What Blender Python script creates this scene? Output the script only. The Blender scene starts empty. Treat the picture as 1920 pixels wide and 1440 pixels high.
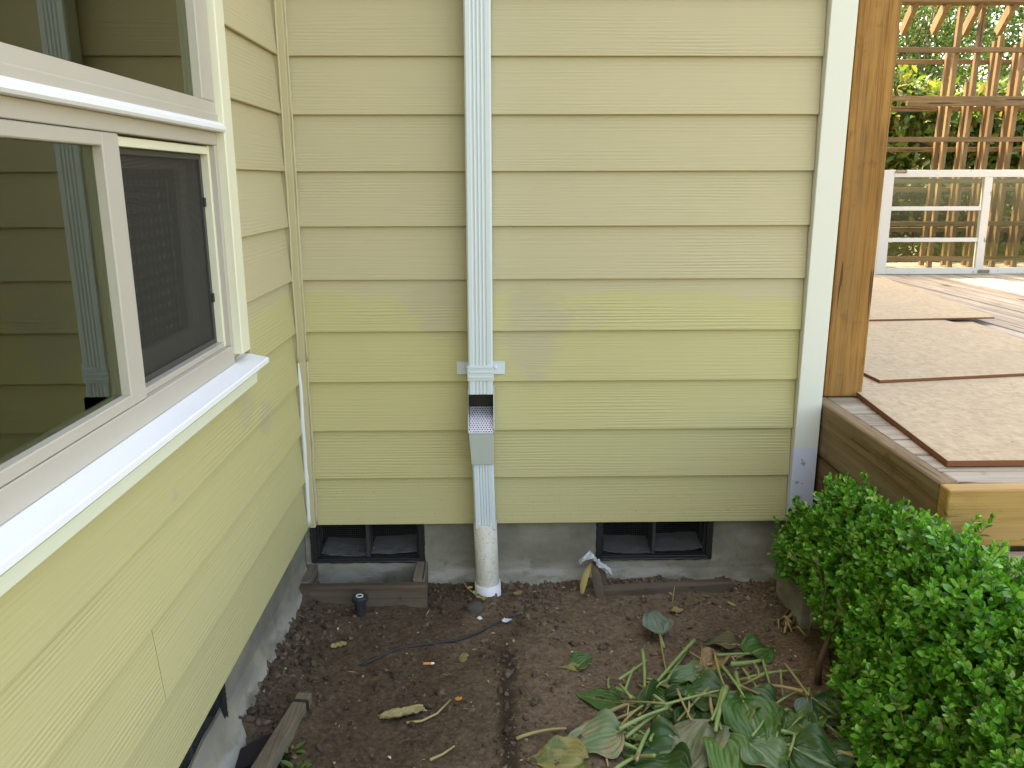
import bpy, bmesh, math, random
import numpy as np
from mathutils import Vector, Matrix, noise as mnoise

random.seed(11)
rng = np.random.default_rng(11)
SC = bpy.context.scene
COL = SC.collection
PI = math.pi

# ------------------------------------------------------------------ camera
cam_d = bpy.data.cameras.new('camera')
cam_d.sensor_width = 36.0
cam_d.lens = 28.85
cam_d.clip_start = 0.02
cam_d.clip_end = 400
cam = bpy.data.objects.new('camera', cam_d)
COL.objects.link(cam)
_r = Vector((0.99981848, -0.01894818, -0.00199266))
_u = Vector((0.0064699, 0.23928402, 0.97092806))
_f = Vector((0.0179205, 0.97076471, -0.23936318))
CAM = Vector((0.67244, -2.74307, 1.19234))
cam.matrix_world = Matrix(((_r.x, _u.x, -_f.x, CAM.x), (_r.y, _u.y, -_f.y, CAM.y), (_r.z, _u.z, -_f.z, CAM.z), (0, 0, 0, 1)))
SC.camera = cam

# ------------------------------------------------------------------ sky, sun, exposure
SUN_EL, SUN_AZ = 58.0, -53.0          # azimuth clockwise from +Y
world = bpy.data.worlds.new('World')
SC.world = world
world.use_nodes = True
_nt = world.node_tree
_sky = _nt.nodes.new('ShaderNodeTexSky')
_sky.sky_type = 'NISHITA'
_sky.sun_disc = False
_sky.sun_elevation = math.radians(SUN_EL)
_sky.sun_rotation = math.radians(SUN_AZ)
_sky.air_density = 1.0
_sky.dust_density = 3.0
_sky.ozone_density = 1.0
_nt.links.new(_sky.outputs[0], _nt.nodes['Background'].inputs[0])
_nt.nodes['Background'].inputs[1].default_value = 0.15
sun_d = bpy.data.lights.new('sun', 'SUN')
sun_d.energy = 2.6
sun_d.angle = math.radians(0.53)
sun_d.color = (1.0, 0.93, 0.82)
sun = bpy.data.objects.new('sun', sun_d)
COL.objects.link(sun)
_e, _a = math.radians(SUN_EL), math.radians(SUN_AZ)
SUNV = Vector((math.sin(_a) * math.cos(_e), math.cos(_a) * math.cos(_e), math.sin(_e)))
sun.rotation_euler = SUNV.to_track_quat('Z', 'Y').to_euler()
sun.location = (0, 0, 9)
SC.view_settings.view_transform = 'Standard'
SC.view_settings.look = 'None'
SC.view_settings.gamma = 1.0
SC.view_settings.use_curve_mapping = False
SC.view_settings.exposure = 2.89
SC.view_settings.use_white_balance = True
SC.view_settings.white_balance_temperature = 9000
SC.view_settings.white_balance_tint = 10
SC.render.engine = 'CYCLES'
SC.cycles.max_bounces = 8
SC.cycles.diffuse_bounces = 5
SC.cycles.glossy_bounces = 4
SC.cycles.transparent_max_bounces = 12
SC.cycles.use_denoising = True

# ------------------------------------------------------------------ object helpers
WLOC = {}


def setloc(o, loc, parent=None):
    loc = Vector(loc)
    WLOC[o.name] = loc
    if parent is not None:
        o.parent = parent
        o.location = loc - WLOC[parent.name]
    else:
        o.location = loc


def tag(o, label=None, cat=None, group=None, kind=None):
    if label: o['label'] = label
    if cat: o['category'] = cat
    if group: o['group'] = group
    if kind: o['kind'] = kind
    return o


def thing(name, label, cat, loc=(0, 0, 0), group=None):
    o = bpy.data.objects.new(name, None)
    COL.objects.link(o)
    o.empty_display_size = 0.05
    setloc(o, loc)
    return tag(o, label, cat, group)


def link_mesh(name, me, loc, parent=None, rotz=0.0):
    o = bpy.data.objects.new(name, me)
    COL.objects.link(o)
    setloc(o, loc, parent)
    if rotz: o.rotation_euler.z = rotz
    return o


class MB:
    def __init__(s):
        s.v, s.f = [], []

    def add(s, verts, faces):
        n = len(s.v)
        s.v += [tuple(p) for p in verts]
        s.f += [tuple(i + n for i in f) for f in faces]
        return s

    def box(s, x0, x1, y0, y1, z0, z1):
        return s.add([(x0, y0, z0), (x1, y0, z0), (x1, y1, z0), (x0, y1, z0), (x0, y0, z1), (x1, y0, z1), (x1, y1, z1), (x0, y1, z1)],
                     [(0, 3, 2, 1), (4, 5, 6, 7), (0, 1, 5, 4), (1, 2, 6, 5), (2, 3, 7, 6), (3, 0, 4, 7)])

    def beam(s, p, q, w, h, up=(0, 0, 1)):
        p, q = Vector(p), Vector(q)
        d = (q - p).normalized()
        sd = d.cross(Vector(up)).normalized() * (w / 2)
        u = sd.cross(d).normalized() * (h / 2)
        c = [p - sd - u, p + sd - u, p + sd + u, p - sd + u, q - sd - u, q + sd - u, q + sd + u, q - sd + u]
        return s.add(c, [(0, 3, 2, 1), (4, 5, 6, 7), (0, 1, 5, 4), (1, 2, 6, 5), (2, 3, 7, 6), (3, 0, 4, 7)])

    def prism(s, poly, axis, a, b):
        """polygon in the two other axes (cyclic order) extruded along axis from a to b"""
        def P(u, v, w):
            return {'x': (w, u, v), 'y': (u, w, v), 'z': (u, v, w)}[axis]
        n = len(poly)
        s.add([P(u, v, a) for u, v in poly] + [P(u, v, b) for u, v in poly],
              [tuple(range(n))[::-1], tuple(range(n, 2 * n))] + [(i, (i + 1) % n, n + (i + 1) % n, n + i) for i in range(n)])
        return s

    def tube(s, pts, rad, n=8, cap=True):
        pts = [Vector(p) for p in pts]
        m = len(pts)
        if not isinstance(rad, (list, tuple)): rad = [rad] * m
        vs, fs = [], []
        ref = None
        for i, p in enumerate(pts):
            d = (pts[min(i + 1, m - 1)] - pts[max(i - 1, 0)]).normalized()
            if ref is None:
                ref = d.orthogonal().normalized()
            ref = (ref - d * ref.dot(d)).normalized()
            b = d.cross(ref)
            for k in range(n):
                a = 2 * PI * k / n
                vs.append(p + (ref * math.cos(a) + b * math.sin(a)) * rad[i])
        for i in range(m - 1):
            for k in range(n):
                fs.append((i * n + k, i * n + (k + 1) % n, (i + 1) * n + (k + 1) % n, (i + 1) * n + k))
        if cap:
            fs.append(tuple(range(n))[::-1])
            fs.append(tuple((m - 1) * n + k for k in range(n)))
        return s.add(vs, fs)

    def grid(s, fn, nu, nv):
        vs = [fn(i / nu, j / nv) for i in range(nu + 1) for j in range(nv + 1)]
        fs = [(i * (nv + 1) + j, (i + 1) * (nv + 1) + j, (i + 1) * (nv + 1) + j + 1, i * (nv + 1) + j + 1) for i in range(nu) for j in range(nv)]
        return s.add(vs, fs)

    def mesh(s, name, mat, origin, smooth=False, bevel=0.0, seg=1, jitter=0.0):
        me = bpy.data.meshes.new(name)
        o = Vector(origin)
        me.from_pydata([tuple(Vector(p) - o) for p in s.v], [], s.f)
        bm = bmesh.new()
        bm.from_mesh(me)
        bmesh.ops.recalc_face_normals(bm, faces=bm.faces)
        if bevel:
            bmesh.ops.bevel(bm, geom=bm.edges[:], offset=bevel, segments=seg, profile=0.6, affect='EDGES', clamp_overlap=True)
        bm.to_mesh(me)
        bm.free()
        if smooth:
            me.polygons.foreach_set('use_smooth', [True] * len(me.polygons))
        if mat: me.materials.append(mat)
        return me

    def build(s, name, mat, parent=None, origin=None, smooth=False, bevel=0.0, seg=1):
        if origin is None:
            a = np.array(s.v)
            lo, hi = a.min(0), a.max(0)
            origin = tuple((lo + hi) / 2)
            if parent is None: origin = (origin[0], origin[1], float(lo[2]))
        return link_mesh(name, s.mesh(name, mat, origin, smooth, bevel, seg), origin, parent)


def box(name, mat, parent, x0, x1, y0, y1, z0, z1, bevel=0.0, seg=1):
    return MB().box(x0, x1, y0, y1, z0, z1).build(name, mat, parent, bevel=bevel, seg=seg)


def np_mesh(name, verts, faces, mat, origin=(0, 0, 0), smooth=False):
    """verts (n,3) float, faces (m,k) int, all of one size"""
    me = bpy.data.meshes.new(name)
    n, (m, k) = len(verts), faces.shape
    me.vertices.add(n)
    me.vertices.foreach_set('co', (np.asarray(verts, np.float32) - np.asarray(origin, np.float32)).ravel())
    me.loops.add(m * k)
    me.loops.foreach_set('vertex_index', np.asarray(faces, np.int32).ravel())
    me.polygons.add(m)
    me.polygons.foreach_set('loop_start', np.arange(0, m * k, k, dtype=np.int32))
    if smooth: me.polygons.foreach_set('use_smooth', np.ones(m, bool))
    me.update(calc_edges=True)
    me.validate()
    if mat: me.materials.append(mat)
    return me


# ------------------------------------------------------------------ material helpers
class NT:
    def __init__(s, name, rough=0.6, spec=0.35):
        s.m = bpy.data.materials.new(name)
        s.m.use_nodes = True
        s.t = s.m.node_tree
        s.b = s.t.nodes['Principled BSDF']
        s.out = s.t.nodes['Material Output']
        s.set(rough=rough, spec=spec)
        s.nrm = None

    def set(s, **k):
        names = dict(rough='Roughness', spec='Specular IOR Level', color='Base Color', metal='Metallic', normal='Normal', coat='Coat Weight', sheen='Sheen Weight')
        for a, v in k.items():
            s.plug(s.b.inputs[names[a]], v)
        return s

    def plug(s, sock, v):
        if isinstance(v, bpy.types.NodeSocket):
            s.t.links.new(v, sock)
        elif isinstance(v, (tuple, list)) and len(v) == 3 and sock.type == 'RGBA':
            sock.default_value = (*v, 1)
        else:
            sock.default_value = v

    def add(s, typ, ins=None, **props):
        n = s.t.nodes.new('ShaderNode' + typ)
        for k, v in props.items(): setattr(n, k, v)
        for k, v in (ins or {}).items(): s.plug(n.inputs[k], v)
        return n

    def pos(s): return s.add('NewGeometry').outputs['Position']
    def island(s): return s.add('NewGeometry').outputs['Random Per Island']
    def rand(s): return s.add('ObjectInfo').outputs['Random']

    def obj(s, jitter=True):
        c = s.add('TexCoord').outputs['Object']
        if jitter:
            r = s.math('MULTIPLY', s.rand(), 37.0)
            c = s.add('VectorMath', {0: c, 1: s.add('CombineXYZ', {0: r, 1: r, 2: r}).outputs[0]}, operation='ADD').outputs[0]
        return c

    def scale(s, v, sc): return s.add('VectorMath', {0: v, 1: sc}, operation='MULTIPLY').outputs[0]
    def sep(s, v): return s.add('SeparateXYZ', {0: v}).outputs

    def noise(s, v, scale, detail=3.0, rough=0.55, dist=0.0):
        return s.add('TexNoise', {'Vector': v, 'Scale': scale, 'Detail': detail, 'Roughness': rough, 'Distortion': dist}).outputs['Fac']

    def vor(s, v, scale, feature='F1', out='Distance'):
        return s.add('TexVoronoi', {'Vector': v, 'Scale': scale}, feature=feature).outputs[out]

    def math(s, op, a, b=0.0, c=0.0, clamp=False):
        n = s.add('Math', {0: a, 1: b, 2: c}, operation=op)
        n.use_clamp = clamp
        return n.outputs[0]

    def ramp(s, fac, stops):
        n = s.add('ValToRGB', {0: fac})
        cr = n.color_ramp
        while len(cr.elements) < len(stops): cr.elements.new(0.5)
        for e, (p, c) in zip(cr.elements, stops):
            e.position = p
            e.color = (*c, 1) if len(c) == 3 else c
        return n.outputs[0]

    def fac(s, v, lo, hi):
        return s.add('MapRange', {0: v, 1: lo, 2: hi, 3: 0.0, 4: 1.0}, interpolation_type='SMOOTHSTEP').outputs[0]

    def mix(s, f, a, b, blend='MIX'):
        n = s.add('Mix', data_type='RGBA', blend_type=blend)
        s.plug(n.inputs[0], f)
        s.plug(n.inputs[6], a)
        s.plug(n.inputs[7], b)
        return n.outputs[2]

    def vary(s, col, amount, r=None):
        r = s.rand() if r is None else r
        v = s.math('MULTIPLY_ADD', r, amount * 2, 1 - amount)
        return s.add('HueSaturation', {'Value': v, 'Color': col}).outputs[0]

    def bump(s, h, strength=0.5, dist=0.002):
        n = s.add('Bump', {'Height': h, 'Strength': strength, 'Distance': dist})
        if s.nrm is not None: s.plug(n.inputs['Normal'], s.nrm)
        s.nrm = n.outputs[0]
        s.set(normal=s.nrm)
        return s


def plain(name, col, rough=0.5, spec=0.4, bump=0.0, bscale=60, var=0.0, metal=0.0):
    n = NT(name, rough, spec)
    c = n.obj()
    col_s = n.mix(n.noise(c, 9, 5), tuple(k * (1 - var) for k in col), tuple(min(1, k * (1 + var)) for k in col)) if var else col
    n.set(color=col_s, metal=metal)
    if bump: n.bump(n.noise(c, bscale, 4), bump, 0.002)
    return n.m


def wood(name, dark, light, axis, rough=0.7, grey=None, fine=1.0, bump=0.4, knots=True, greyamt=0.5):
    n = NT(name, rough, 0.25)
    c = n.obj()
    k = [62 * fine] * 3
    k['xyz'.index(axis)] = 1.6 * fine
    g1 = n.noise(n.scale(c, tuple(k)), 1.0, 5, 0.6, 0.6)
    g2 = n.noise(n.scale(c, tuple(q * 4 for q in k)), 1.0, 3, 0.6)
    big = n.noise(c, 2.3, 3)
    f = n.math('MULTIPLY_ADD', g2, 0.42, n.math('MULTIPLY', g1, 0.62))
    col = n.ramp(f, [(0.36, dark), (0.55, tuple(x * .94 for x in light)), (0.72, tuple(min(1, x * 1.22) for x in light))])
    col = n.mix(n.fac(big, 0.35, 0.7), col, n.mix(0.5, col, dark))
    if grey:
        gm = n.math('MULTIPLY', n.fac(n.noise(n.scale(c, tuple(q * .25 for q in k)), 1.0, 4), 0.35, 0.65), greyamt)
        col = n.mix(gm, col, grey)
    if knots:
        kk = [9.0] * 3
        kk['xyz'.index(axis)] = 3.0
        d = n.vor(n.scale(c, tuple(kk)), 0.6)
        col = n.mix(n.fac(d, 0.16, 0.05), col, tuple(x * 0.35 for x in dark))
    kc = [46.0] * 3
    kc['xyz'.index(axis)] = 2.4
    crack = n.fac(n.noise(n.scale(c, tuple(kc)), 1.0, 2, 0.4, 0.3), .675, .71)
    col = n.mix(n.math('MULTIPLY', crack, .75), col, tuple(q * .25 for q in dark))
    f = n.math('SUBTRACT', f, n.math('MULTIPLY', crack, .8))
    blot = n.fac(n.noise(c, 11, 5, .65), .56, .68)
    col = n.mix(n.math('MULTIPLY', blot, .35), col, tuple(q * .8 for q in dark))
    col = n.vary(col, 0.13)
    n.set(color=col)
    n.bump(f, bump, 0.0022)
    return n.m


# ---- siding paint: newer yellow coat low down, older tan coat above, meeting along a ragged brush edge
def siding_mat():
    n = NT('painted_siding', 0.55, 0.30)
    p = n.pos()
    x, y, z = n.sep(p)
    c = n.obj()
    w = n.scale(c, (0.055, 1.0, 1.0))
    wv = n.add('TexWave', {'Vector': w, 'Scale': 30.0, 'Distortion': 9.0, 'Detail': 4.0, 'Detail Scale': 0.42, 'Detail Roughness': 0.62},
               wave_type='BANDS', bands_direction='Z').outputs['Fac']
    fine = n.noise(n.scale(c, (2.2, 1, 150.0)), 1.0, 4, 0.6)
    mod = n.fac(n.noise(n.scale(c, (1.5, 1, 9.0)), 1.0, 3), 0.38, 0.70)
    h = n.math('ADD', n.math('MULTIPLY', wv, mod), n.math('MULTIPLY', fine, 1.3))
    big = n.noise(p, 3.1, 4, 0.6)
    ragged = n.math('MULTIPLY_ADD', n.noise(n.scale(p, (7, 7, 16)), 1.0, 5, 0.65), 0.10, n.math('MULTIPLY', n.noise(p, 1.9, 2), 0.16))
    edge = n.math('ADD', z, ragged)
    new = n.fac(edge, 0.955, 0.925)
    # smudges of old coat showing through near the downspout
    smn = n.math('MULTIPLY', n.math('SUBTRACT', n.math('MULTIPLY_ADD', n.noise(n.scale(p, (14, 14, 70)), 1, 4), .35, n.noise(n.scale(p, (1, 1, 1.6)), 6, 5, 0.65)), 0.67), 0.30)
    smudge = 0.0
    for (sx, sy, sz, r, k) in ((0.47, 0, 0.775, 0.12, .75), (0.55, 0, 0.71, 0.06, .5), (0.82, 0, 0.745, 0.12, .8), (0.79, 0, 0.63, 0.13, .7), (0.99, 0, 0.73, .06, .4),
                               (0, -0.60, 0.60, 0.08, .6), (0, -0.42, 0.50, 0.06, .7), (0, -1.12, 0.56, 0.020, .9), (0, -0.86, 0.66, 0.02, .8), (0, -.50, .70, .05, .4)):
        d = n.add('VectorMath', {0: p, 1: (sx, sy, sz)}, operation='DISTANCE').outputs['Value']
        m = n.math('MULTIPLY', n.fac(n.math('ADD', d, smn if r > .03 else n.math('MULTIPLY', smn, .15)), r * 1.1, r * 0.45), k)
        smudge = n.math('MAXIMUM', smudge, m)
    tan, yel, pale = (0.480, 0.411, 0.252), (0.482, 0.424, 0.202), (0.492, 0.430, 0.212)
    low = n.mix(n.fac(n.math('ADD', z, n.math('MULTIPLY', big, .3)), 0.35, 0.72), pale, yel)
    col = n.mix(new, tan, low)
    col = n.mix(smudge, col, (0.430, 0.370, 0.245))
    col = n.mix(n.math('MULTIPLY', n.fac(big, .3, .75), 0.16), col, (0.40, 0.37, 0.22))
    # dust specks and rain splash near the ground
    sp = n.fac(n.noise(p, 190, 2), 0.66, 0.74)
    col = n.mix(n.math('MULTIPLY', sp, n.fac(n.math('ADD', z, n.math('MULTIPLY', big, .4)), 0.62, 0.2)), col, (0.22, 0.19, 0.12))
    col = n.vary(col, 0.025)
    n.set(color=col)
    n.bump(h, 0.5, 0.0016)
    return n.m


def corner_board_mat():
    """cream board whose bottom end is still in white primer, with a few mud marks"""
    n = NT('corner_board_paint', 0.5, 0.35)
    p = n.pos()
    x, y, z = n.sep(p)
    e = n.math('MULTIPLY_ADD', n.noise(n.scale(p, (22, 22, 1)), 1.0, 4), 0.03, z)
    prim = n.fac(e, 0.302, 0.297)
    col = n.mix(prim, (0.66, 0.66, 0.58), (0.60, 0.62, 0.74))
    nz = n.math('MULTIPLY', n.math('SUBTRACT', n.noise(p, 75, 3), 0.5), 0.022)
    for (sx, sz, r) in ((1.748, .226, .010), (1.731, .156, .009), (1.75, .152, .004), (1.733, .098, .009), (1.752, .100, .008), (1.741, .24, .004)):
        d = n.add('VectorMath', {0: p, 1: (sx, -0.024, sz)}, operation='DISTANCE').outputs['Value']
        col = n.mix(n.math('MULTIPLY', n.fac(n.math('ADD', d, nz), r, r * 0.3), .75), col, (0.20, 0.19, 0.17))
    n.set(color=col)
    n.bump(n.noise(n.scale(n.obj(), (60, 60, 9)), 1, 3), 0.12, 0.001)
    return n.m


def concrete_mat():
    n = NT('foundation_concrete', 0.85, 0.2)
    p = n.pos()
    x, y, z = n.sep(p)
    a = n.noise(p, 4.5, 6, 0.62)
    b = n.noise(n.scale(p, (3, 3, 14)), 1.0, 4)
    col = n.ramp(a, [(0.28, (0.118, 0.106, 0.080)), (0.52, (0.220, 0.199, 0.152)), (0.75, (0.325, 0.296, 0.228))])
    col = n.mix(n.math('MULTIPLY', n.fac(b, .4, .7), .4), col, (0.13, 0.135, 0.125))
    salt = n.math('MULTIPLY', n.fac(n.math('MULTIPLY_ADD', n.noise(p, 9, 5), 0.22, z), -0.02, -0.10), n.fac(n.noise(n.scale(p, (7, 7, 22)), 1, 4), .40, .62))
    col = n.mix(n.math('MULTIPLY', salt, .6), col, (0.38, 0.365, 0.33))
    moss = n.math('MULTIPLY', n.fac(n.noise(p, 14, 4), .58, .72), n.fac(z, -0.05, -0.2))
    col = n.mix(n.math('MULTIPLY', moss, .5), col, (0.085, 0.09, 0.05))
    n.set(color=col)
    n.bump(n.noise(p, 160, 4), 0.45, 0.002).bump(n.noise(p, 22, 4), 0.35, 0.006)
    return n.m


def soil_mat():
    n = NT('garden_soil', 0.95, 0.15)
    p = n.pos()
    x, y, z = n.sep(p)
    a = n.noise(p, 3.2, 5, 0.6)
    f = n.noise(p, 70, 6, 0.7)
    dry = n.fac(n.math('MULTIPLY_ADD', n.noise(p, 4, 4), .5, n.math('MULTIPLY', x, .9)), .62, 1.02)
    c1 = n.ramp(f, [(0.3, (0.042, 0.026, 0.015)), (0.55, (0.094, 0.064, 0.041)), (0.78, (0.165, 0.116, 0.078))])
    c2 = n.ramp(f, [(0.3, (0.078, 0.051, 0.032)), (0.55, (0.166, 0.115, 0.076)), (0.8, (0.25, 0.182, 0.125))])
    col = n.mix(dry, c1, c2)
    col = n.mix(n.math('MULTIPLY', n.fac(a, .55, .72), .55), col, (0.035, 0.022, 0.016))
    sx = n.math('ADD', n.math('ABSOLUTE', n.math('SUBTRACT', x, n.math('MULTIPLY_ADD', n.noise(n.scale(p, (0, 6, 0)), 1, 3), .10, .645))), n.math('MULTIPLY', n.math('SUBTRACT', n.noise(p, 26, 4), .5), .05))
    damp = n.math('MULTIPLY', n.fac(sx, .040, .008), n.fac(y, -.36, -.50))
    col = n.mix(n.math('MULTIPLY', damp, .8), col, (0.026, 0.018, 0.013))
    sp = n.fac(n.vor(p, 210), 0.13, 0.05)
    col = n.mix(n.math('MULTIPLY', sp, n.fac(n.noise(p, 30, 2), .55, .7)), col, (0.30, 0.22, 0.14))
    lawn = n.fac(n.math('MULTIPLY_ADD', n.noise(p, 2.5, 4), .6, y), -2.3, -2.7)
    far = n.fac(n.math('MULTIPLY_ADD', n.noise(p, 2.5, 4), .6, y), 4.9, 5.4)
    col = n.mix(n.math('MAXIMUM', lawn, far), col, n.ramp(n.noise(p, 30, 4), [(.3, (.10, .11, .045)), (.7, (.20, .19, .10))]))
    n.set(color=col)
    n.bump(n.noise(p, 120, 6, 0.7), 0.8, 0.006).bump(n.noise(p, 28, 5, .65), 0.6, 0.012)
    return n.m


def leaf_mat(name, cols, trans=0.35, rough=0.35, rnd='island', spec=0.5, vein=False, blotch=None):
    n = NT(name, rough, spec)
    r = n.island() if rnd == 'island' else n.rand()
    k = len(cols)
    col = n.ramp(r, [(i / max(1, k - 1), c) for i, c in enumerate(cols)])
    c = n.obj(False)
    if blotch:
        b = n.fac(n.noise(n.scale(c, (1, 1, .3)), blotch[1], 5, .65), blotch[2], blotch[2] + .14)
        col = n.mix(b, col, blotch[0])
    spots = n.fac(n.noise(c, 120, 3), .68, .74)
    if rnd != 'island':
        col = n.mix(n.math('MULTIPLY', spots, .6), col, (0.05, 0.035, 0.015))
        col = n.mix(n.math('MULTIPLY', n.noise(c, 25, 4), .5), col, tuple(q * .55 for q in cols[0]))
    if vein:
        uv = n.sep(n.add('TexCoord').outputs['UV'])
        a = n.math('ABSOLUTE', n.math('MULTIPLY_ADD', uv[1], 2.0, -1.0))
        ln = n.math('MULTIPLY', n.fac(n.math('COSINE', n.math('MULTIPLY', a, 29.2)), .55, 1.0), .22)
        col = n.mix(ln, col, n.mix(1.0, col, (1.55, 1.4, 1.5), 'MULTIPLY'))
        col = n.mix(n.math('MULTIPLY', n.fac(a, .07, .02), .65), col, (.20, .26, .11))
        mg = n.math('MULTIPLY_ADD', n.math('SUBTRACT', n.noise(c, 34, 4), .5), .9, n.math('MAXIMUM', a, n.math('MULTIPLY', uv[0], .97)))
        col = n.mix(n.math('MULTIPLY', n.fac(mg, .93, 1.10), n.fac(r, .15, .9)), col, (.27, .20, .085))
        col = n.mix(n.math('MULTIPLY', n.fac(n.noise(c, 55, 3), .66, .74), .5), col, (.20, .16, .07))
    n.set(color=col)
    tr = n.add('BsdfTranslucent', {'Color': n.mix(0.5, col, n.mix(1.0, col, (1.3, 1.25, .5), 'MULTIPLY'))})
    mx = n.add('MixShader', {0: trans, 1: n.b.outputs[0], 2: tr.outputs[0]})
    n.t.links.new(mx.outputs[0], n.out.inputs[0])
    if vein: n.bump(n.noise(n.scale(c, (12, 90, 12)), 1, 3), 0.25, 0.002)
    return n.m


def glass_mat(name, tint, ior):
    n = NT(name)
    fr = n.add('Fresnel', {'IOR': ior})
    tr = n.add('BsdfTransparent', {'Color': tint})
    gl = n.add('BsdfGlossy', {'Color': (0.95, 0.95, 0.76), 'Roughness': 0.0})
    mx = n.add('MixShader', {0: fr.outputs[0], 1: tr.outputs[0], 2: gl.outputs[0]})
    n.t.links.new(mx.outputs[0], n.out.inputs[0])
    return n.m


def screen_mat():
    n = NT('insect_screen', 0.7, 0.2)
    n.set(color=(0.032, 0.030, 0.027))
    c = n.obj(False)
    w1 = n.add('TexWave', {'Vector': c, 'Scale': 125.0}, bands_direction='Y').outputs['Fac']
    w2 = n.add('TexWave', {'Vector': c, 'Scale': 125.0}, bands_direction='Z').outputs['Fac']
    cover = n.fac(n.math('MAXIMUM', w1, w2), 0.25, 0.60)
    tr = n.add('BsdfTransparent')
    mx = n.add('MixShader', {0: cover, 1: tr.outputs[0], 2: n.b.outputs[0]})
    n.t.links.new(mx.outputs[0], n.out.inputs[0])
    return n.m


def osb_mat():
    n = NT('sheathing_board', 0.8, 0.2)
    c = n.obj()
    v1 = n.add('TexVoronoi', {'Vector': n.scale(c, (34, 85, 1)), 'Scale': 1.0}).outputs['Color']
    v2 = n.add('TexVoronoi', {'Vector': n.scale(c, (80, 26, 1)), 'Scale': 1.0}).outputs['Color']
    f = n.math('ADD', n.math('MULTIPLY', n.sep(v1)[0], .5), n.math('MULTIPLY', n.sep(v2)[0], .5))
    f = n.math('MULTIPLY_ADD', n.noise(c, 60, 4), .5, n.math('MULTIPLY', f, .5))
    col = n.ramp(f, [(0.22, (0.33, 0.246, 0.155)), (0.5, (0.412, 0.318, 0.210)), (0.8, (0.475, 0.376, 0.256))])
    col = n.mix(n.math('MULTIPLY', n.fac(n.noise(c, 3.5, 5), .45, .7), .35), col, (0.34, 0.268, 0.19))
    col = n.mix(n.math('MULTIPLY', n.fac(n.noise(c, 9, 6, .7), .60, .68), .3), col, (0.24, 0.18, 0.12))
    col = n.mix(n.fac(n.noise(n.scale(c, (70, 25, 1)), 1, 2), .70, .75), col, (0.17, 0.10, 0.06))
    nz = n.sep(n.add('NewGeometry').outputs['Normal'])[2]
    col = n.mix(n.fac(nz, .5, .3), col, (0.20, 0.075, 0.035))
    n.set(color=col)
    n.bump(f, 0.3, 0.001)
    return n.m


def pvc_mat():
    n = NT('stained_pvc', 0.5, 0.4)
    c = n.obj()
    x, y, z = n.sep(n.pos())
    a = n.noise(n.scale(c, (8, 8, 3)), 1, 5, .65)
    col = n.ramp(a, [(.3, (.42, .385, .31)), (.6, (.62, .59, .52)), (.8, (.70, .68, .62))])
    col = n.mix(n.fac(n.noise(c, 140, 3), .60, .70), col, (.23, .19, .13))
    col = n.mix(n.math('MULTIPLY', n.fac(n.noise(c, 30, 4), .5, .7), .4), col, (.33, .29, .21))
    n.set(color=col)
    return n.m


def chipped_paint():
    n = NT('chipped_white_paint', 0.5, 0.35)
    c = n.obj()
    ch = n.fac(n.noise(c, 16, 5, .7), .66, .68)
    n.set(color=n.mix(ch, (.52, .495, .46), (.24, .20, .16)))
    n.bump(ch, -0.4, 0.001)
    return n.m


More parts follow.
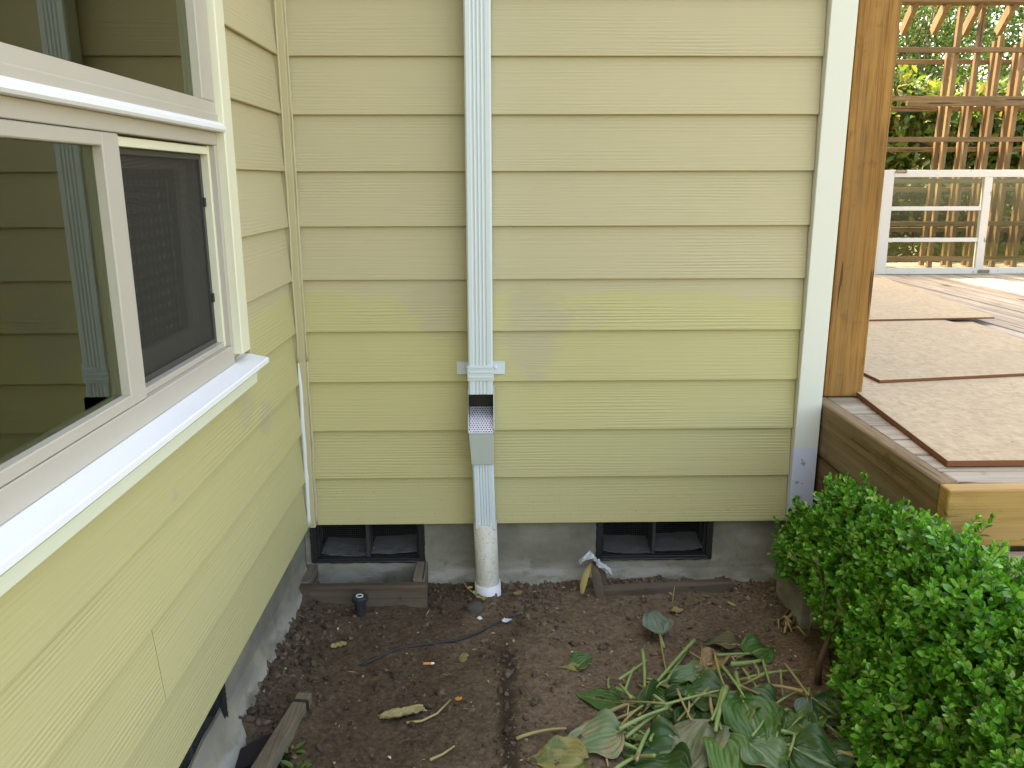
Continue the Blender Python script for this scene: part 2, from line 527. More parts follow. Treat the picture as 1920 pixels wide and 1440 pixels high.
BOXC = [(0.034, 0.140, 0.018), (0.072, 0.290, 0.028), (0.115, 0.400, 0.038), (0.165, 0.460, 0.050), (0.34, 0.54, 0.13)]
MT = dict(
    siding=siding_mat(), corner=corner_board_mat(), concrete=concrete_mat(), soil=soil_mat(),
    trim_paint=plain('siding_coloured_trim', (0.47, 0.40, 0.24), .5, .3, .2, 40, .06),
    caulk=plain('white_caulk', (0.66, 0.68, 0.66), .5, .3, .4, 60, .06),
    caulk_tan=plain('painted_caulk', (0.48, 0.42, 0.25), .5, .3, .4, 60, .06),
    vinyl=plain('almond_vinyl', (0.44, 0.395, 0.335), .42, .4, .06, 30, .05),
    casing=plain('cream_casing_paint', (0.70, 0.67, 0.50), .45, .4, .08, 30, .03),
    sill=plain('gloss_white_sill', (0.80, 0.80, 0.82), .4, .45, .08, 30, .02),
    apron=plain('cream_apron_paint', (0.70, 0.72, 0.56), .5, .35, .08, 30, .03),
    glass=glass_mat('double_glazing', (0.72, 0.80, 0.76), 1.95),
    glass_old=glass_mat('old_single_glass', (0.80, 0.82, 0.80), 1.38),
    glass_edge=plain('green_glass_spacer', (0.20, 0.33, 0.27), .25, .6),
    screen=screen_mat(),
    dark_frame=plain('bronze_screen_frame', (0.05, 0.047, 0.042), .5, .4),
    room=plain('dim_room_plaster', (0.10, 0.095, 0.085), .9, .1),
    black=plain('black_vent_plastic', (0.016, 0.016, 0.017), .45, .4, .2, 50),
    dark_void=plain('crawl_space_dark', (0.03, 0.028, 0.026), .95, .1),
    flap=plain('grey_vent_flap', (0.15, 0.145, 0.14), .7, .25, .3, 25, .25),
    wire=plain('galvanised_wire', (0.07, 0.07, 0.07), .5, .5, metal=.5),
    gutter=plain('white_enamelled_aluminium', (0.58, 0.64, 0.66), .35, .45, .05, 20, .02),
    filter_grey=plain('grey_enamelled_filter', (0.44, 0.47, 0.42), .4, .4, .05, 20, .03),
    filter_black=plain('filter_black_inside', (0.010, 0.010, 0.011), .35, .5),
    steel=plain('bright_steel_mesh', (0.60, 0.60, 0.66), .3, .6, metal=.35),
    screw=plain('white_screw_head', (0.62, 0.66, 0.66), .35, .5),
    pvc=pvc_mat(), pvc_white=plain('white_pvc_coupling', (0.68, 0.68, 0.70), .4, .45, .1, 30, .08),
    post=wood('stained_cedar_post', (0.13, 0.050, 0.010), (0.39, 0.185, 0.042), 'z', .65, (0.30, 0.19, 0.08), 1.2, .6, True, .25),
    lattice_x=wood('lattice_wood_x', (0.100, 0.058, 0.024), (0.225, 0.142, 0.066), 'x', .65, None, 1.0, .2, False),
    lattice_z=wood('lattice_wood_z', (0.100, 0.058, 0.024), (0.225, 0.142, 0.066), 'z', .65, None, 1.0, .2, False),
    deck_x=wood('weathered_board_x', (0.16, 0.118, 0.078), (0.38, 0.300, 0.215), 'x', .8, (0.43, 0.39, 0.335), 1.1, .5, True, .6),
    deck_y=wood('weathered_board_y', (0.16, 0.118, 0.078), (0.38, 0.300, 0.215), 'y', .8, (0.43, 0.39, 0.335), 1.1, .5, True, .6),
    fascia=wood('golden_fir_beam', (0.26, 0.130, 0.030), (0.50, 0.305, 0.095), 'x', .6, (0.40, 0.28, 0.13), .8, .35, False, .4),
    side_beam=wood('dark_side_beam', (0.070, 0.038, 0.015), (0.185, 0.108, 0.046), 'y', .75, (0.17, 0.12, 0.07), .8, .4, True, .5),
    nosing=wood('worn_nosing', (0.085, 0.048, 0.020), (0.225, 0.145, 0.070), 'y', .8, (0.27, 0.21, 0.14), .9, .6, True, .7),
    old_x=wood('old_board_x', (0.045, 0.028, 0.017), (0.125, 0.086, 0.055), 'x', .9, (0.17, 0.14, 0.11), 1.0, .5, True, .5),
    old_y=wood('old_board_y', (0.060, 0.043, 0.027), (0.165, 0.125, 0.082), 'y', .9, (0.18, 0.155, 0.12), 1.0, .5, True, .5),
    dark_wood=plain('rotten_dark_board', (0.022, 0.018, 0.018), .9, .15, .6, 50, .3),
    osb=osb_mat(),
    old_paint=chipped_paint(),
    brass=plain('dull_latch_metal', (0.20, 0.17, 0.12), .5, .5, metal=.5),
    bark=plain('shrub_bark', (0.12, 0.085, 0.050), .9, .2, .8, 60, .4),
    twig=plain('green_twig', (0.13, 0.13, 0.045), .7, .3),
    box_leaf=leaf_mat('boxwood_leaf', BOXC, .30, .27, 'island', .6),
    box_leaf_o=leaf_mat('boxwood_leaf_single', BOXC, .30, .27, 'object', .6),
    box_pale=leaf_mat('boxwood_pale_leaf', [(0.50, 0.48, 0.26), (0.40, 0.46, 0.20)], .3, .5, 'object', .3),
    rhodo=leaf_mat('broad_shrub_leaf', [(0.045, 0.10, 0.018), (0.08, 0.16, 0.028), (0.13, 0.21, 0.040), (0.20, 0.25, 0.05), (0.22, 0.13, 0.05)], .45, .4, 'island', .5),
    tree=leaf_mat('tree_leaf', [(0.035, 0.075, 0.018), (0.06, 0.12, 0.025), (0.10, 0.17, 0.04)], .45, .5, 'island', .4),
    h_green=leaf_mat('hosta_green', [(0.046, 0.125, 0.020), (0.064, 0.158, 0.027), (0.085, 0.185, 0.036)], .2, .42, 'object', .5, True, ((0.11, 0.15, 0.06), 9, .58)),
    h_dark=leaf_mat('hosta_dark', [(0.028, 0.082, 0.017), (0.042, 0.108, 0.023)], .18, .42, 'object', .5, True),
    h_bright=leaf_mat('hosta_bright', [(0.080, 0.180, 0.03), (0.10, 0.20, 0.04)], .25, .42, 'object', .5, True),
    h_pale=leaf_mat('hosta_pale', [(0.115, 0.205, 0.085), (0.135, 0.215, 0.095)], .2, .4, 'object', .45, True, ((0.05, 0.12, 0.035), 8, .55)),
    h_silver=leaf_mat('hosta_silver', [(0.15, 0.21, 0.16), (0.19, 0.24, 0.19)], .2, .4, 'object', .4, True, ((0.07, 0.12, 0.06), 12, .55)),
    h_yellow=leaf_mat('hosta_yellow', [(0.27, 0.24, 0.075), (0.31, 0.26, 0.09)], .2, .5, 'object', .35, True, ((0.08, 0.12, 0.03), 11, .5)),
    h_blotch=leaf_mat('hosta_blotched', [(0.17, 0.255, 0.125), (0.17, 0.255, 0.125)], .2, .45, 'object', .4, True, ((0.40, 0.29, 0.18), 7, .49)),
    h_greytan=leaf_mat('hosta_grey_tan', [(0.22, 0.225, 0.135), (0.22, 0.225, 0.135)], .15, .5, 'object', .35, True, ((0.11, 0.155, 0.08), 7, .5)),
    h_tan=leaf_mat('hosta_dry_tan', [(0.38, 0.24, 0.12), (0.40, 0.26, 0.13)], .2, .6, 'object', .25, True, ((0.20, 0.17, 0.06), 14, .52)),
    h_brown=leaf_mat('hosta_dry_brown', [(0.13, 0.115, 0.05), (0.15, 0.12, 0.055)], .15, .6, 'object', .25, True, ((0.07, 0.09, 0.035), 14, .5)),
    stalk_g=plain('green_stalk', (0.20, 0.275, 0.090), .45, .4, .2, 40, .25),
    stalk_y=plain('yellowing_stalk', (0.24, 0.235, 0.075), .5, .35, .2, 40, .25),
    stalk_t=plain('dry_stalk', (0.33, 0.25, 0.115), .7, .25, .3, 40, .3),
    dry_leaf=leaf_mat('dead_leaf', [(0.40, 0.29, 0.12), (0.46, 0.36, 0.17), (0.30, 0.20, 0.09)], .15, .7, 'object', .2),
    cig_paper=plain('cigarette_paper', (0.78, 0.77, 0.74), .8, .2), cig_filter=plain('cork_filter_paper', (0.62, 0.24, 0.06), .7, .25, var=.1),
    rubber=plain('black_sprinkler_plastic', (0.022, 0.023, 0.025), .5, .4, .3, 60, .3),
    cap_white=plain('sprinkler_white_ring', (0.62, 0.62, 0.58), .5, .4),
    cable=plain('dark_drip_tube', (0.030, 0.028, 0.032), .6, .3),
    stone=plain('muddy_stone', (0.085, 0.072, 0.058), .95, .15, .8, 40, .3),
    foil=plain('crumpled_silver_film', (0.42, 0.44, 0.45), .45, .5, .6, 120, .25, metal=.2),
    husk=plain('dried_husk', (0.11, 0.085, 0.055), .85, .2, .6, 30, .5),
    husk_y=plain('yellow_husk', (0.34, 0.26, 0.09), .8, .2, .6, 30, .4),
    white_bit=plain('white_scrap', (0.60, 0.61, 0.62), .7, .3, .4, 60, .15),
    clod=None, litter=None,
)


def clod_mat():
    n = NT('soil_clod', 0.95, 0.12)
    c = n.pos()
    col = n.ramp(n.island(), [(0, (.050, .032, .020)), (.6, (.102, .069, .045)), (1, (.18, .127, .086))])
    col = n.mix(n.fac(n.noise(c, 60, 4), .35, .7), col, (.055, .041, .032))
    px = n.sep(c)[0]
    dry = n.fac(n.math('MULTIPLY_ADD', n.noise(c, 4, 4), .5, n.math('MULTIPLY', px, .9)), .62, 1.02)
    col = n.mix(dry, col, n.mix(1.0, col, (1.75, 1.75, 1.75), 'MULTIPLY'))
    n.set(color=col)
    n.bump(n.noise(c, 130, 5, .7), .8, .005)
    return n.m


def litter_mat():
    n = NT('dry_litter', 0.85, 0.2)
    n.set(color=n.ramp(n.island(), [(0, (.06, .038, .024)), (.45, (.13, .075, .04)), (.75, (.26, .19, .10)), (.93, (.38, .29, .15)), (1, (.55, .52, .45))]))
    return n.m


MT['clod'] = clod_mat()
MT['litter'] = litter_mat()

# ================================================================== GROUND
def ground_z(x, y):
    z = -0.238
    if -0.4 < x < 2.6 and -1.9 < y < 0.3:
        z += 0.016 * mnoise.fractal(Vector((x * 3.1, y * 3.1, 1.7)), 1.0, 2.1, 4)
        z += 0.007 * mnoise.fractal(Vector((x * 17, y * 17, 4.1)), 0.8, 2.1, 3)
        if y > -0.84: z += 0.045 * math.exp(-max(0, x + .03) / 0.09)
        if 0.0 < x < 0.385 and y > -0.12: z -= 0.07 * min(1, x / .02, (.385 - x) / .02, (y + .12) / .02)
        if x < 0.14 and y < -0.86: z -= 0.06 * min(1, (-.86 - y) / .06) * min(1, (0.14 - x) / .04)
        z += 0.012 * math.exp(-((x - .66) / .16) ** 2 - ((y + .10) / .07) ** 2)
        t = (x - 0.70 - 0.03 * math.sin(y * 9))
        if -1.3 < y < -0.42: z += 0.010 * (1 / (1 + math.exp(-t / .018))) - 0.006 * math.exp(-(t / .025) ** 2)
    return z


def axis_pts(lo, hi, step, outer):
    a = list(np.arange(lo, hi + 1e-6, step))
    return np.array([-q for q in outer[::-1]] + a + list(outer))


gx = axis_pts(-0.30, 2.30, 0.010, [4, 7, 12, 25, 70])
gy = axis_pts(-1.75, 0.10, 0.010, [4, 7, 12, 25, 70])
gv = np.array([(x, y, ground_z(x, y)) for x in gx for y in gy])
nxg, nyg = len(gx), len(gy)
ii, jj = np.meshgrid(np.arange(nxg - 1), np.arange(nyg - 1), indexing='ij')
gf = np.stack([ii * nyg + jj, (ii + 1) * nyg + jj, (ii + 1) * nyg + jj + 1, ii * nyg + jj + 1], -1).reshape(-1, 4)
tag(link_mesh('ground', np_mesh('ground', gv, gf, MT['soil'], (0, 0, 0), True), (0, 0, 0)), kind='structure')

# ================================================================== HOUSE
EXP, NROW = 0.175, 27
house = thing('house', 'two sided yellow clapboard house corner with white trim and concrete base', 'house', (0, 0, 0))
_plank_cache = {}


def plank(parent, loc, length, rotz):
    key = round(length, 3)
    if key not in _plank_cache:
        prof = [(0.0016, 0.0), (0.010, 0.0), (0.024, 0.203), (0.0155, 0.203), (0.0, 0.0018)]      # (y, z)
        _plank_cache[key] = MB().prism(prof, 'x', 0.0, length).mesh('siding_plank', MT['siding'], (0, 0, 0))
    return link_mesh('siding_plank', _plank_cache[key], loc, parent, rotz)


XR = 1.709
WY0, WY1, WZ0, WZ1 = -1.97, -0.605, 0.748, 2.14
for i in range(NROW):
    z = i * EXP
    plank(house, (0.026, 0, z), XR - 0.026, 0)
    # wall with the window
    lo, hi = z, z + EXP
    if hi > WZ0 - .03 and lo < WZ1 + .02:
        if lo < WZ0 - .03:                                   # the row that runs under the sill
            prof = [(0.0016, 0.0), (0.010, 0.0), (0.0105, 0.026), (0.0025, 0.026), (0.0, 0.0018)]
            me = MB().prism(prof, 'x', 0, 1.44).mesh('siding_plank', MT['siding'], (0, 0, 0))
            link_mesh('siding_plank', me, (0, WY0 - .05, z), house, PI / 2)
            plank(house, (0, WY1 + .075, z), -.026 - WY1 - .075, PI / 2)
        else:
            plank(house, (0, WY1, z), -.026 - WY1, PI / 2)
        plank(house, (0, -5.5, z), WY0 + 5.5 - .03, PI / 2)
    elif i == 1:
        plank(house, (0, -5.5, z), 5.5 - 1.2755, PI / 2)
        plank(house, (0, -1.2735, z), 1.2735 - .026, PI / 2)
    else:
        plank(house, (0, -5.5, z), 5.5 - .026, PI / 2)
    plank(house, (1.776, 0.03, z), 6.0, PI / 2)

# sheathing behind the planks (wall mass)
HT = NROW * EXP  # wall height above the view is set for the shade it casts
box('wall', MT['siding'], house, -0.20, 1.75, 0.026, 0.16, 0.02, HT)
m = MB()
m.box(-.16, -.026, -5.5, WY0, 0.02, HT).box(-.16, -.026, WY1, -.0, 0.02, HT)
m.box(-.16, -.026, WY0, WY1, 0.02, WZ0).box(-.16, -.026, WY0, WY1, WZ1, HT)
m.build('wall', MT['siding'], house)
box('wall', MT['siding'], house, 1.63, 1.7495, .161, 6.03, 0.02, HT)
m = MB()
m.box(-4.2, 1.63, 5.9, 6.03, 0.0, HT).box(-4.2, -4.05, -5.5, 5.9, 0.0, HT).box(-4.05, -.16, -5.5, -5.38, 0, HT)
m.build('wall', MT['siding'], house)
rf = MB()
rf.box(-4.5, 2.05, 0.165, 6.3, HT + .02, HT + .16).box(-4.5, .22, -5.8, .16, HT + .02, HT + .16)
rf.build('roof', plain('dark_roofing', (.06, .058, .055), .9, .2, .5, 30), house)  # unseen flat slab, added over the walls for shade

# inside corner trim and the caulk beads beside it
box('corner_post', MT['trim_paint'], house, -0.020, 0.0235, -0.0235, 0.020, 0.0, HT, bevel=.0015)


def bead(xf, yf, z0, z1, mat, r):
    pts, rr = [], []
    n = max(4, int((z1 - z0) / .03))
    for k in range(n + 1):
        z = z0 + (z1 - z0) * k / n
        w = mnoise.noise(Vector((z * 11, xf * 40, r * 300)))
        pts.append((xf + w * .0018, yf + w * .0018, z))
        rr.append(r * (1 + .45 * mnoise.noise(Vector((z * 23, 3, xf * 10)))) * (min(1, .25 + 4 * (1 - k / n)) if mat is MT['caulk'] else 1))
    return MB().tube(pts, rr, 6).build('caulk_bead', mat, house, smooth=True)


bead(.026, -.002, .60, HT - .1, MT['caulk_tan'], .0045)
bead(.002, -.026, .60, HT - .1, MT['caulk_tan'], .0040)
bead(.026, -.003, .01, .60, MT['caulk_tan'], .0045)
bead(.003, -.0255, .01, .62, MT['caulk'], .0075)

# outside corner board: cream, bottom end still in primer
box('corner_board', MT['corner'], house, 1.711, 1.795, -0.024, 0.0215, 0.0, HT, bevel=.002)
box('corner_board', MT['corner'], house, 1.7765, 1.7945, .023, .088, 0.0, HT, bevel=.002)

# ---- foundation with vent openings
def foundation(parts, name='foundation_wall'):
    mb = MB()
    for p in parts: mb.box(*p)
    return mb.build(name, MT['concrete'], house)


FY, FX = 0.032, -0.032
VZ0, VZ1 = -0.158, -0.006
V1, V2 = (-0.005, 0.398), (1.035, 1.452)
foundation([(-.03, V1[0], FY, .20, -.6, .02), (V1[0], V1[1], FY, .20, -.6, VZ0), (V1[0], V1[1], FY, .20, VZ1, .02), (V1[1], V2[0], FY, .20, -.6, .02),
            (V2[0], V2[1], FY, .20, -.6, VZ0), (V2[0], V2[1], FY, .20, VZ1, .02), (V2[1], 1.752, FY, .20, -.6, .02)])
VL = (-1.305, -0.885)
foundation([(-.20, FX, VL[1], .20, -.6, .02), (-.20, FX, VL[0], VL[1], -.6, VZ0 + .004), (-.20, FX, VL[0], VL[1], VZ1, .02), (-.20, FX, -5.5, VL[0], -.6, .02)])
foundation([(1.60, 1.745, .20, 6.03, -.6, .02)])
# rough splayed footing along the base
ft = MB()
ft.grid(lambda u, v: (0.40 + u * 1.34, FY + .005 * (1 - v) ** 4 - 0.034 * v ** 1.6 - .004 * v * mnoise.noise(Vector((u * 30, v * 3, 2))), -0.175 - 0.10 * v + .012 * mnoise.noise(Vector((u * 14, v, 7)))), 90, 8)
ft.build('footing', MT['concrete'], house, smooth=True)
ft = MB()
ft.grid(lambda u, v: (FX - .006 * (1 - v) ** 4 + 0.060 * v ** 1.5 + .005 * v * mnoise.noise(Vector((u * 30, v * 3, 5))), -0.01 - u * 1.9, -0.10 - 0.17 * v + .012 * mnoise.noise(Vector((u * 14, v, 9)))), 120, 10)
ft.build('footing', MT['concrete'], house, smooth=True)


def vent(a0, a1, side):
    """crawl space vent: black frame, wire mesh, divider, two grey flaps; side 'b' back wall, 'l' left wall"""
    def P(a, d, z): return (a, FY + d, z) if side == 'b' else (FX - d, a, z)
    def bx(mb, a0, a1, d0, d1, z0, z1):
        p, q = P(a0, d0, z0), P(a1, d1, z1)
        return mb.box(min(p[0], q[0]), max(p[0], q[0]), min(p[1], q[1]), max(p[1], q[1]), z0, z1)
    c = P((a0 + a1) / 2, 0.0, (VZ0 + VZ1) / 2)
    r = bpy.data.objects.new('foundation_vent', None)
    COL.objects.link(r)
    setloc(r, c, house)
    fr = MB()
    w = .016
    bx(fr, a0, a0 + w, -.004, .05, VZ0, VZ1); bx(fr, a1 - w, a1, -.004, .05, VZ0, VZ1)
    bx(fr, a0 + w, a1 - w, -.004, .05, VZ0, VZ0 + w * .8); bx(fr, a0 + w, a1 - w, -.004, .05, VZ1 - .006, VZ1)
    bx(fr, a0 + w, a0 + w + .008, .012, .05, VZ0 + w, VZ1 - .006); bx(fr, a1 - w - .008, a1 - w, .012, .05, VZ0 + w, VZ1 - .006)
    fr.build('frame', MT['black'], r, bevel=.0012)
    # ragged black sealant round the frame
    seal = MB()
    n = 90
    for (aa, zz, ab, zb) in ((a1 + .002, VZ1, a1 + .002, VZ0), (a1 + .002, VZ0 - .001, a0, VZ0 - .001), (a0 - .001, VZ0, a0 - .001, VZ1)):
        pts = [P(aa + (ab - aa) * k / 30, -.002, zz + (zb - zz) * k / 30) for k in range(31)]
        rr = [.0045 * (1 + .8 * mnoise.noise(Vector((k * .9, aa * 9, zz * 5)))) for k in range(31)]
        seal.tube(pts, rr, 6)
    seal.build('sealant', MT['black'], r, smooth=True)
    mid = (a0 + a1) / 2
    dv = MB()
    bx(dv, mid - .006, mid + .006, .006, .08, VZ0 + w, VZ1 - .006)
    dv.build('divider', MT['dark_frame'], r)
    for (f0, f1, s) in ((a0 + w + .012, mid - .006, 1), (mid + .008, a1 - w - .006, -1)):
        fl = MB()
        def g(u, v):
            a = f0 + (f1 - f0) * u
            return P(a, .018 + .12 * v, VZ0 + .026 + .010 * v - s * .008 * u + .004 * mnoise.noise(Vector((u * 6, v * 4, f0 * 9))) - .006 * (1 - v) * abs(math.sin(u * 3.1)))
        fl.grid(g, 14, 6)
        o = fl.build('flap', MT['flap'], r)
        md = o.modifiers.new('thick', 'SOLIDIFY'); md.thickness = .003
    wm = MB()
    k = a0 + w
    while k < a1 - w:
        p, q = P(k, .0035, VZ0 + w * .8), P(k, .0035, VZ1 - .006)
        wm.beam(p, q, .0006, .0006, (1, .3, 0) if side == 'b' else (0.3, 1, 0)); k += .0075
    z = VZ0 + w
    while z < VZ1 - .006:
        wm.beam(P(a0 + w, .0035, z), P(a1 - w, .0035, z), .0006, .0006); z += .0075
    o = wm.build('wire_mesh', MT['wire'], r)
    vd = MB()                                           # dark crawl space behind: five inner sides
    bx(vd, a0 - .02, a1 + .02, .42, .44, VZ0 - .03, VZ1 + .05)
    bx(vd, a0 - .02, a0 - .001, .17, .42, VZ0 - .03, VZ1 + .05); bx(vd, a1 + .001, a1 + .02, .17, .42, VZ0 - .03, VZ1 + .05)
    bx(vd, a0 - .02, a1 + .02, .17, .42, VZ0 - .04, VZ0 - .03); bx(vd, a0 - .02, a1 + .02, .17, .42, VZ1 + .05, VZ1 + .06)
    vd.build('crawl_space', MT['dark_void'], r)


vent(*V1, 'b')
vent(*V2, 'b')
vent(*VL, 'l')

# ---- window in the left wall
win = bpy.data.objects.new('window', None)
COL.objects.link(win)
setloc(win, (0, -1.25, 1.3), house)
CY = -0.672                                            # casing inner edge
box('casing', MT['casing'], win, -.02, .022, CY, WY1, WZ0 + .016, WZ1, bevel=.0025)
box('casing', MT['casing'], win, -.02, .022, WY0, WY0 + .062, WZ0 + .016, WZ1, bevel=.0025)
box('casing', MT['casing'], win, -.02, .0225, WY0 + .0625, CY - .0005, WZ1 - .075, WZ1, bevel=.0025)
F0, F1 = WY0 + .0625, CY - .0008                         # frame extent in y
# upper fixed light
UZ0 = 1.332
box('upper_stile', MT['vinyl'], win, -.05, .004, -.755, F1, UZ0 + .046, WZ1 - .076, bevel=.002)
box('upper_stile', MT['vinyl'], win, -.05, .004, F0, F0 + .083, UZ0 + .046, WZ1 - .076, bevel=.002)
m = MB()
m.prism([(-.05, UZ0), (.006, UZ0), (.008, UZ0 + .016), (.0035, UZ0 + .020), (.003, UZ0 + .0455), (-.05, UZ0 + .0455)], 'y', F0, F1)
_b = m.build('upper_bottom_rail', MT['vinyl'], win)
box('upper_head_rail', MT['vinyl'], win, -.05, .004, F0 + .0835, -.7555, WZ1 - .12, WZ1 - .0765, bevel=.002)


def glazing(y0, y1, z0, z1, x):
    box('pane', MT['glass'], win, x - .004, x, y0, y1, z0, z1)
    m = MB()                                            # spacer and gasket just inside the pane edge
    t, d = .007, x - .0045
    m.box(d - .014, d, y0, y0 + t, z0, z1).box(d - .014, d, y1 - t, y1, z0, z1).box(d - .014, d, y0 + t, y1 - t, z0, z0 + t).box(d - .014, d, y0 + t, y1 - t, z1 - t, z1)
    m.build('glass_spacer', MT['glass_edge'], win)


glazing(F0 + .0835, -.7555, UZ0 + .046, WZ1 - .121, -.016)
# white drip ledge under the upper light
m = MB()
m.prism([(-.05, UZ0 - .023), (.022, UZ0 - .023), (.026, UZ0 - .018), (.026, UZ0 - .010), (.012, UZ0 - .0005), (-.05, UZ0 - .0005)], 'y', F0, F1)
m.build('drip_ledge', MT['sill'], win)
# lower frame
LZ1 = UZ0 - .0235
box('lower_head', MT['vinyl'], win, -.09, .001, F0, F1, LZ1 - .030, LZ1, bevel=.0015)
box('lower_jamb', MT['vinyl'], win, -.09, .001, -.692, F1, .790, LZ1 - .0305, bevel=.0015)
box('lower_jamb', MT['casing'], win, -.09, -.012, -.706, -.6925, .790, LZ1 - .031, bevel=.001)
box('lower_jamb', MT['vinyl'], win, -.09, .001, F0, F0 + .02, .790, LZ1 - .0305, bevel=.0015)
box('lower_sill_rail', MT['vinyl'], win, -.09, .001, F0, F1, .742, .7895, bevel=.002)
m = MB()
m.box(-.030, -.012, -1.205, -.7065, .790, .803)
m.build('screen_track', MT['vinyl'], win, bevel=.001)
box('screen_track', MT['casing'], win, -.040, -.012, -1.205, -.7065, LZ1 - .052, LZ1 - .0345, bevel=.001)
# sliding sash (left half)
SY0, SY1, SZ0, SZ1 = F0 + .021, -1.205, .7905, LZ1 - .0315
sx0, sx1 = -.045, .000
pz0, pz1, py0, py1 = .812, 1.2535, SY0 + .055, -1.2695
box('sash_stile', MT['vinyl'], win, sx0, sx1, py1, SY1, SZ0, SZ1, bevel=.002)
box('sash_stile', MT['vinyl'], win, sx0, sx1, SY0, py0, SZ0, SZ1, bevel=.002)
box('sash_rail', MT['vinyl'], win, sx0, sx1 - .0005, py0 + .0003, py1 - .0003, pz1, SZ1, bevel=.002)
box('sash_rail', MT['vinyl'], win, sx0, sx1 - .0005, py0 + .0003, py1 - .0003, SZ0, pz0, bevel=.002)
glazing(py0, py1, pz0, pz1, -.018)
# inner fixed sash seen through the insect screen, and the screen with its dark frame
iy0, iy1, iz0, iz1 = -1.205, -.7065, .803, LZ1 - .053
m = MB()
for (a, b, c, d) in ((iy0, iy0 + .012, iz0, iz1), (iy1 - .012, iy1, iz0, iz1), (iy0 + .012, iy1 - .012, iz0, iz0 + .012), (iy0 + .012, iy1 - .012, iz1 - .012, iz1)):
    m.box(-.037, -.029, a, b, c, d)
m.build('screen_frame', MT['dark_frame'], win, bevel=.001)
me = MB().add([(-.033, iy0 + .011, iz0 + .011), (-.033, iy1 - .011, iz0 + .011), (-.033, iy1 - .011, iz1 - .011), (-.033, iy0 + .011, iz1 - .011)], [(0, 1, 2, 3)])
me.build('insect_screen', MT['screen'], win)
for zz in (.905, 1.135):
    box('screen_clip', MT['black'], win, -.030, -.0245, iy1 - .012, iy1 - .001, zz, zz + .022, bevel=.001)
m = MB()
for (a, b, c, d) in ((iy0, iy0 + .04, iz0, iz1), (iy1 - .075, iy1 - .035, iz0, iz1), (iy0 + .04, iy1 - .075, iz0, iz0 + .05), (iy0 + .04, iy1 - .075, iz1 - .035, iz1)):
    m.box(-.085, -.055, a, b, c, d)
m.build('inner_sash', MT['vinyl'], win, bevel=.002)
box('pane', MT['glass'], win, -.072, -.068, iy0 + .04, iy1 - .075, iz0 + .05, iz1 - .035)
# white sill with nosing and the apron below it
m = MB()
m.prism([(-.02, .7415), (.002, .7415), (.05, .731), (.052, .7285), (.052, .7175), (.049, .7155), (-.02, .7155)], 'y', WY0 - .05, -.548)
m.build('sill', MT['sill'], win)
m = MB()
m.prism([(-.02, .7150), (.040, .7150), (.040, .709), (.031, .699), (.029, .673), (-.02, .673)], 'y', WY0 - .04, -.592)
m.build('apron', MT['apron'], win)
box('inner_stool', wood('varnished_stool', (.16, .065, .018), (.32, .15, .045), 'y', .4), win, -.34, -.0905, WY0 + .05, -.66, .770, .796)
# dim room behind the window
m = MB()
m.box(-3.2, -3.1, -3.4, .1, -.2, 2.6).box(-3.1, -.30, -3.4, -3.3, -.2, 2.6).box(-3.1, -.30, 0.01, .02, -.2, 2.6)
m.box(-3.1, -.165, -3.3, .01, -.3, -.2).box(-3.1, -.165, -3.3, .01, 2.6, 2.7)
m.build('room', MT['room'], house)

# ================================================================== DOWNSPOUT
ds = thing('downspout', 'tall white ribbed metal downspout strapped to the yellow back wall', 'downspout', (.62, -.05, .03))


def ribbed(cx0, cx1, z0, z1, yf, yb, w, ribs=4):
    """ribbed rectangular pipe from z0 (centre cx0) to z1 (centre cx1)"""
    pts = []
    h = w / 2
    fx = [-h, -h + .006]
    pr = [(-h, .006), (-h + .005, 0.0)]
    rw = (w - .034) / ribs
    for k in range(ribs):
        a = -h + .017 + k * rw
        pr += [(a, 0.0), (a + rw * .25, .0024), (a + rw * .6, .0024), (a + rw * .85, 0.0)]
    pr += [(h - .005, 0.0), (h, .006), (h, yb - yf), (-h, yb - yf)]
    n = len(pr)
    v = [(cx0 + x, yf + y, z0) for x, y in pr] + [(cx1 + x, yf + y, z1) for x, y in pr]
    f = [(i, (i + 1) % n, n + (i + 1) % n, n + i) for i in range(n)]
    mb = MB()
    mb.v, mb.f = v, f
    return mb


up = ribbed(.6165, .6235, .500, HT - .1, -.080, -.004, .082)
up.build('upper_pipe', MT['gutter'], ds)
lo = ribbed(.6275, .6215, .020, .275, -.094, -.030, .072)
lo.build('lower_pipe', MT['gutter'], ds)
# strap
m = MB()
m.box(.5735, .6605, -.0835, -.0805, .548, .6)
m.box(.5735, .5765, -.0805, -.003, .548, .6).box(.6575, .6605, -.0805, -.003, .548, .6)
for zz in (.557, .574, .590): m.box(.579, .655, -.0855, -.0836, zz, zz + .006)
m.box(.534, .5735, -.0045, -.0025, .553, .597).box(.6605, .699, -.0045, -.0025, .553, .597)
for (a, b) in ((.534, .5735), (.6605, .699)):
    m.box(a, b, -.006, -.0046, .553, .556).box(a, b, -.006, -.0046, .594, .597)
st = m.build('strap', MT['gutter'], ds, bevel=.0006)
for xx in (.566, .667):
    s_ = MB().tube([(xx, -.0045, .575), (xx, -.0075, .575), (xx, -.009, .575)], [.0055, .005, .0025], 10)
    s_.build('screw', MT['screw'], st, smooth=True)
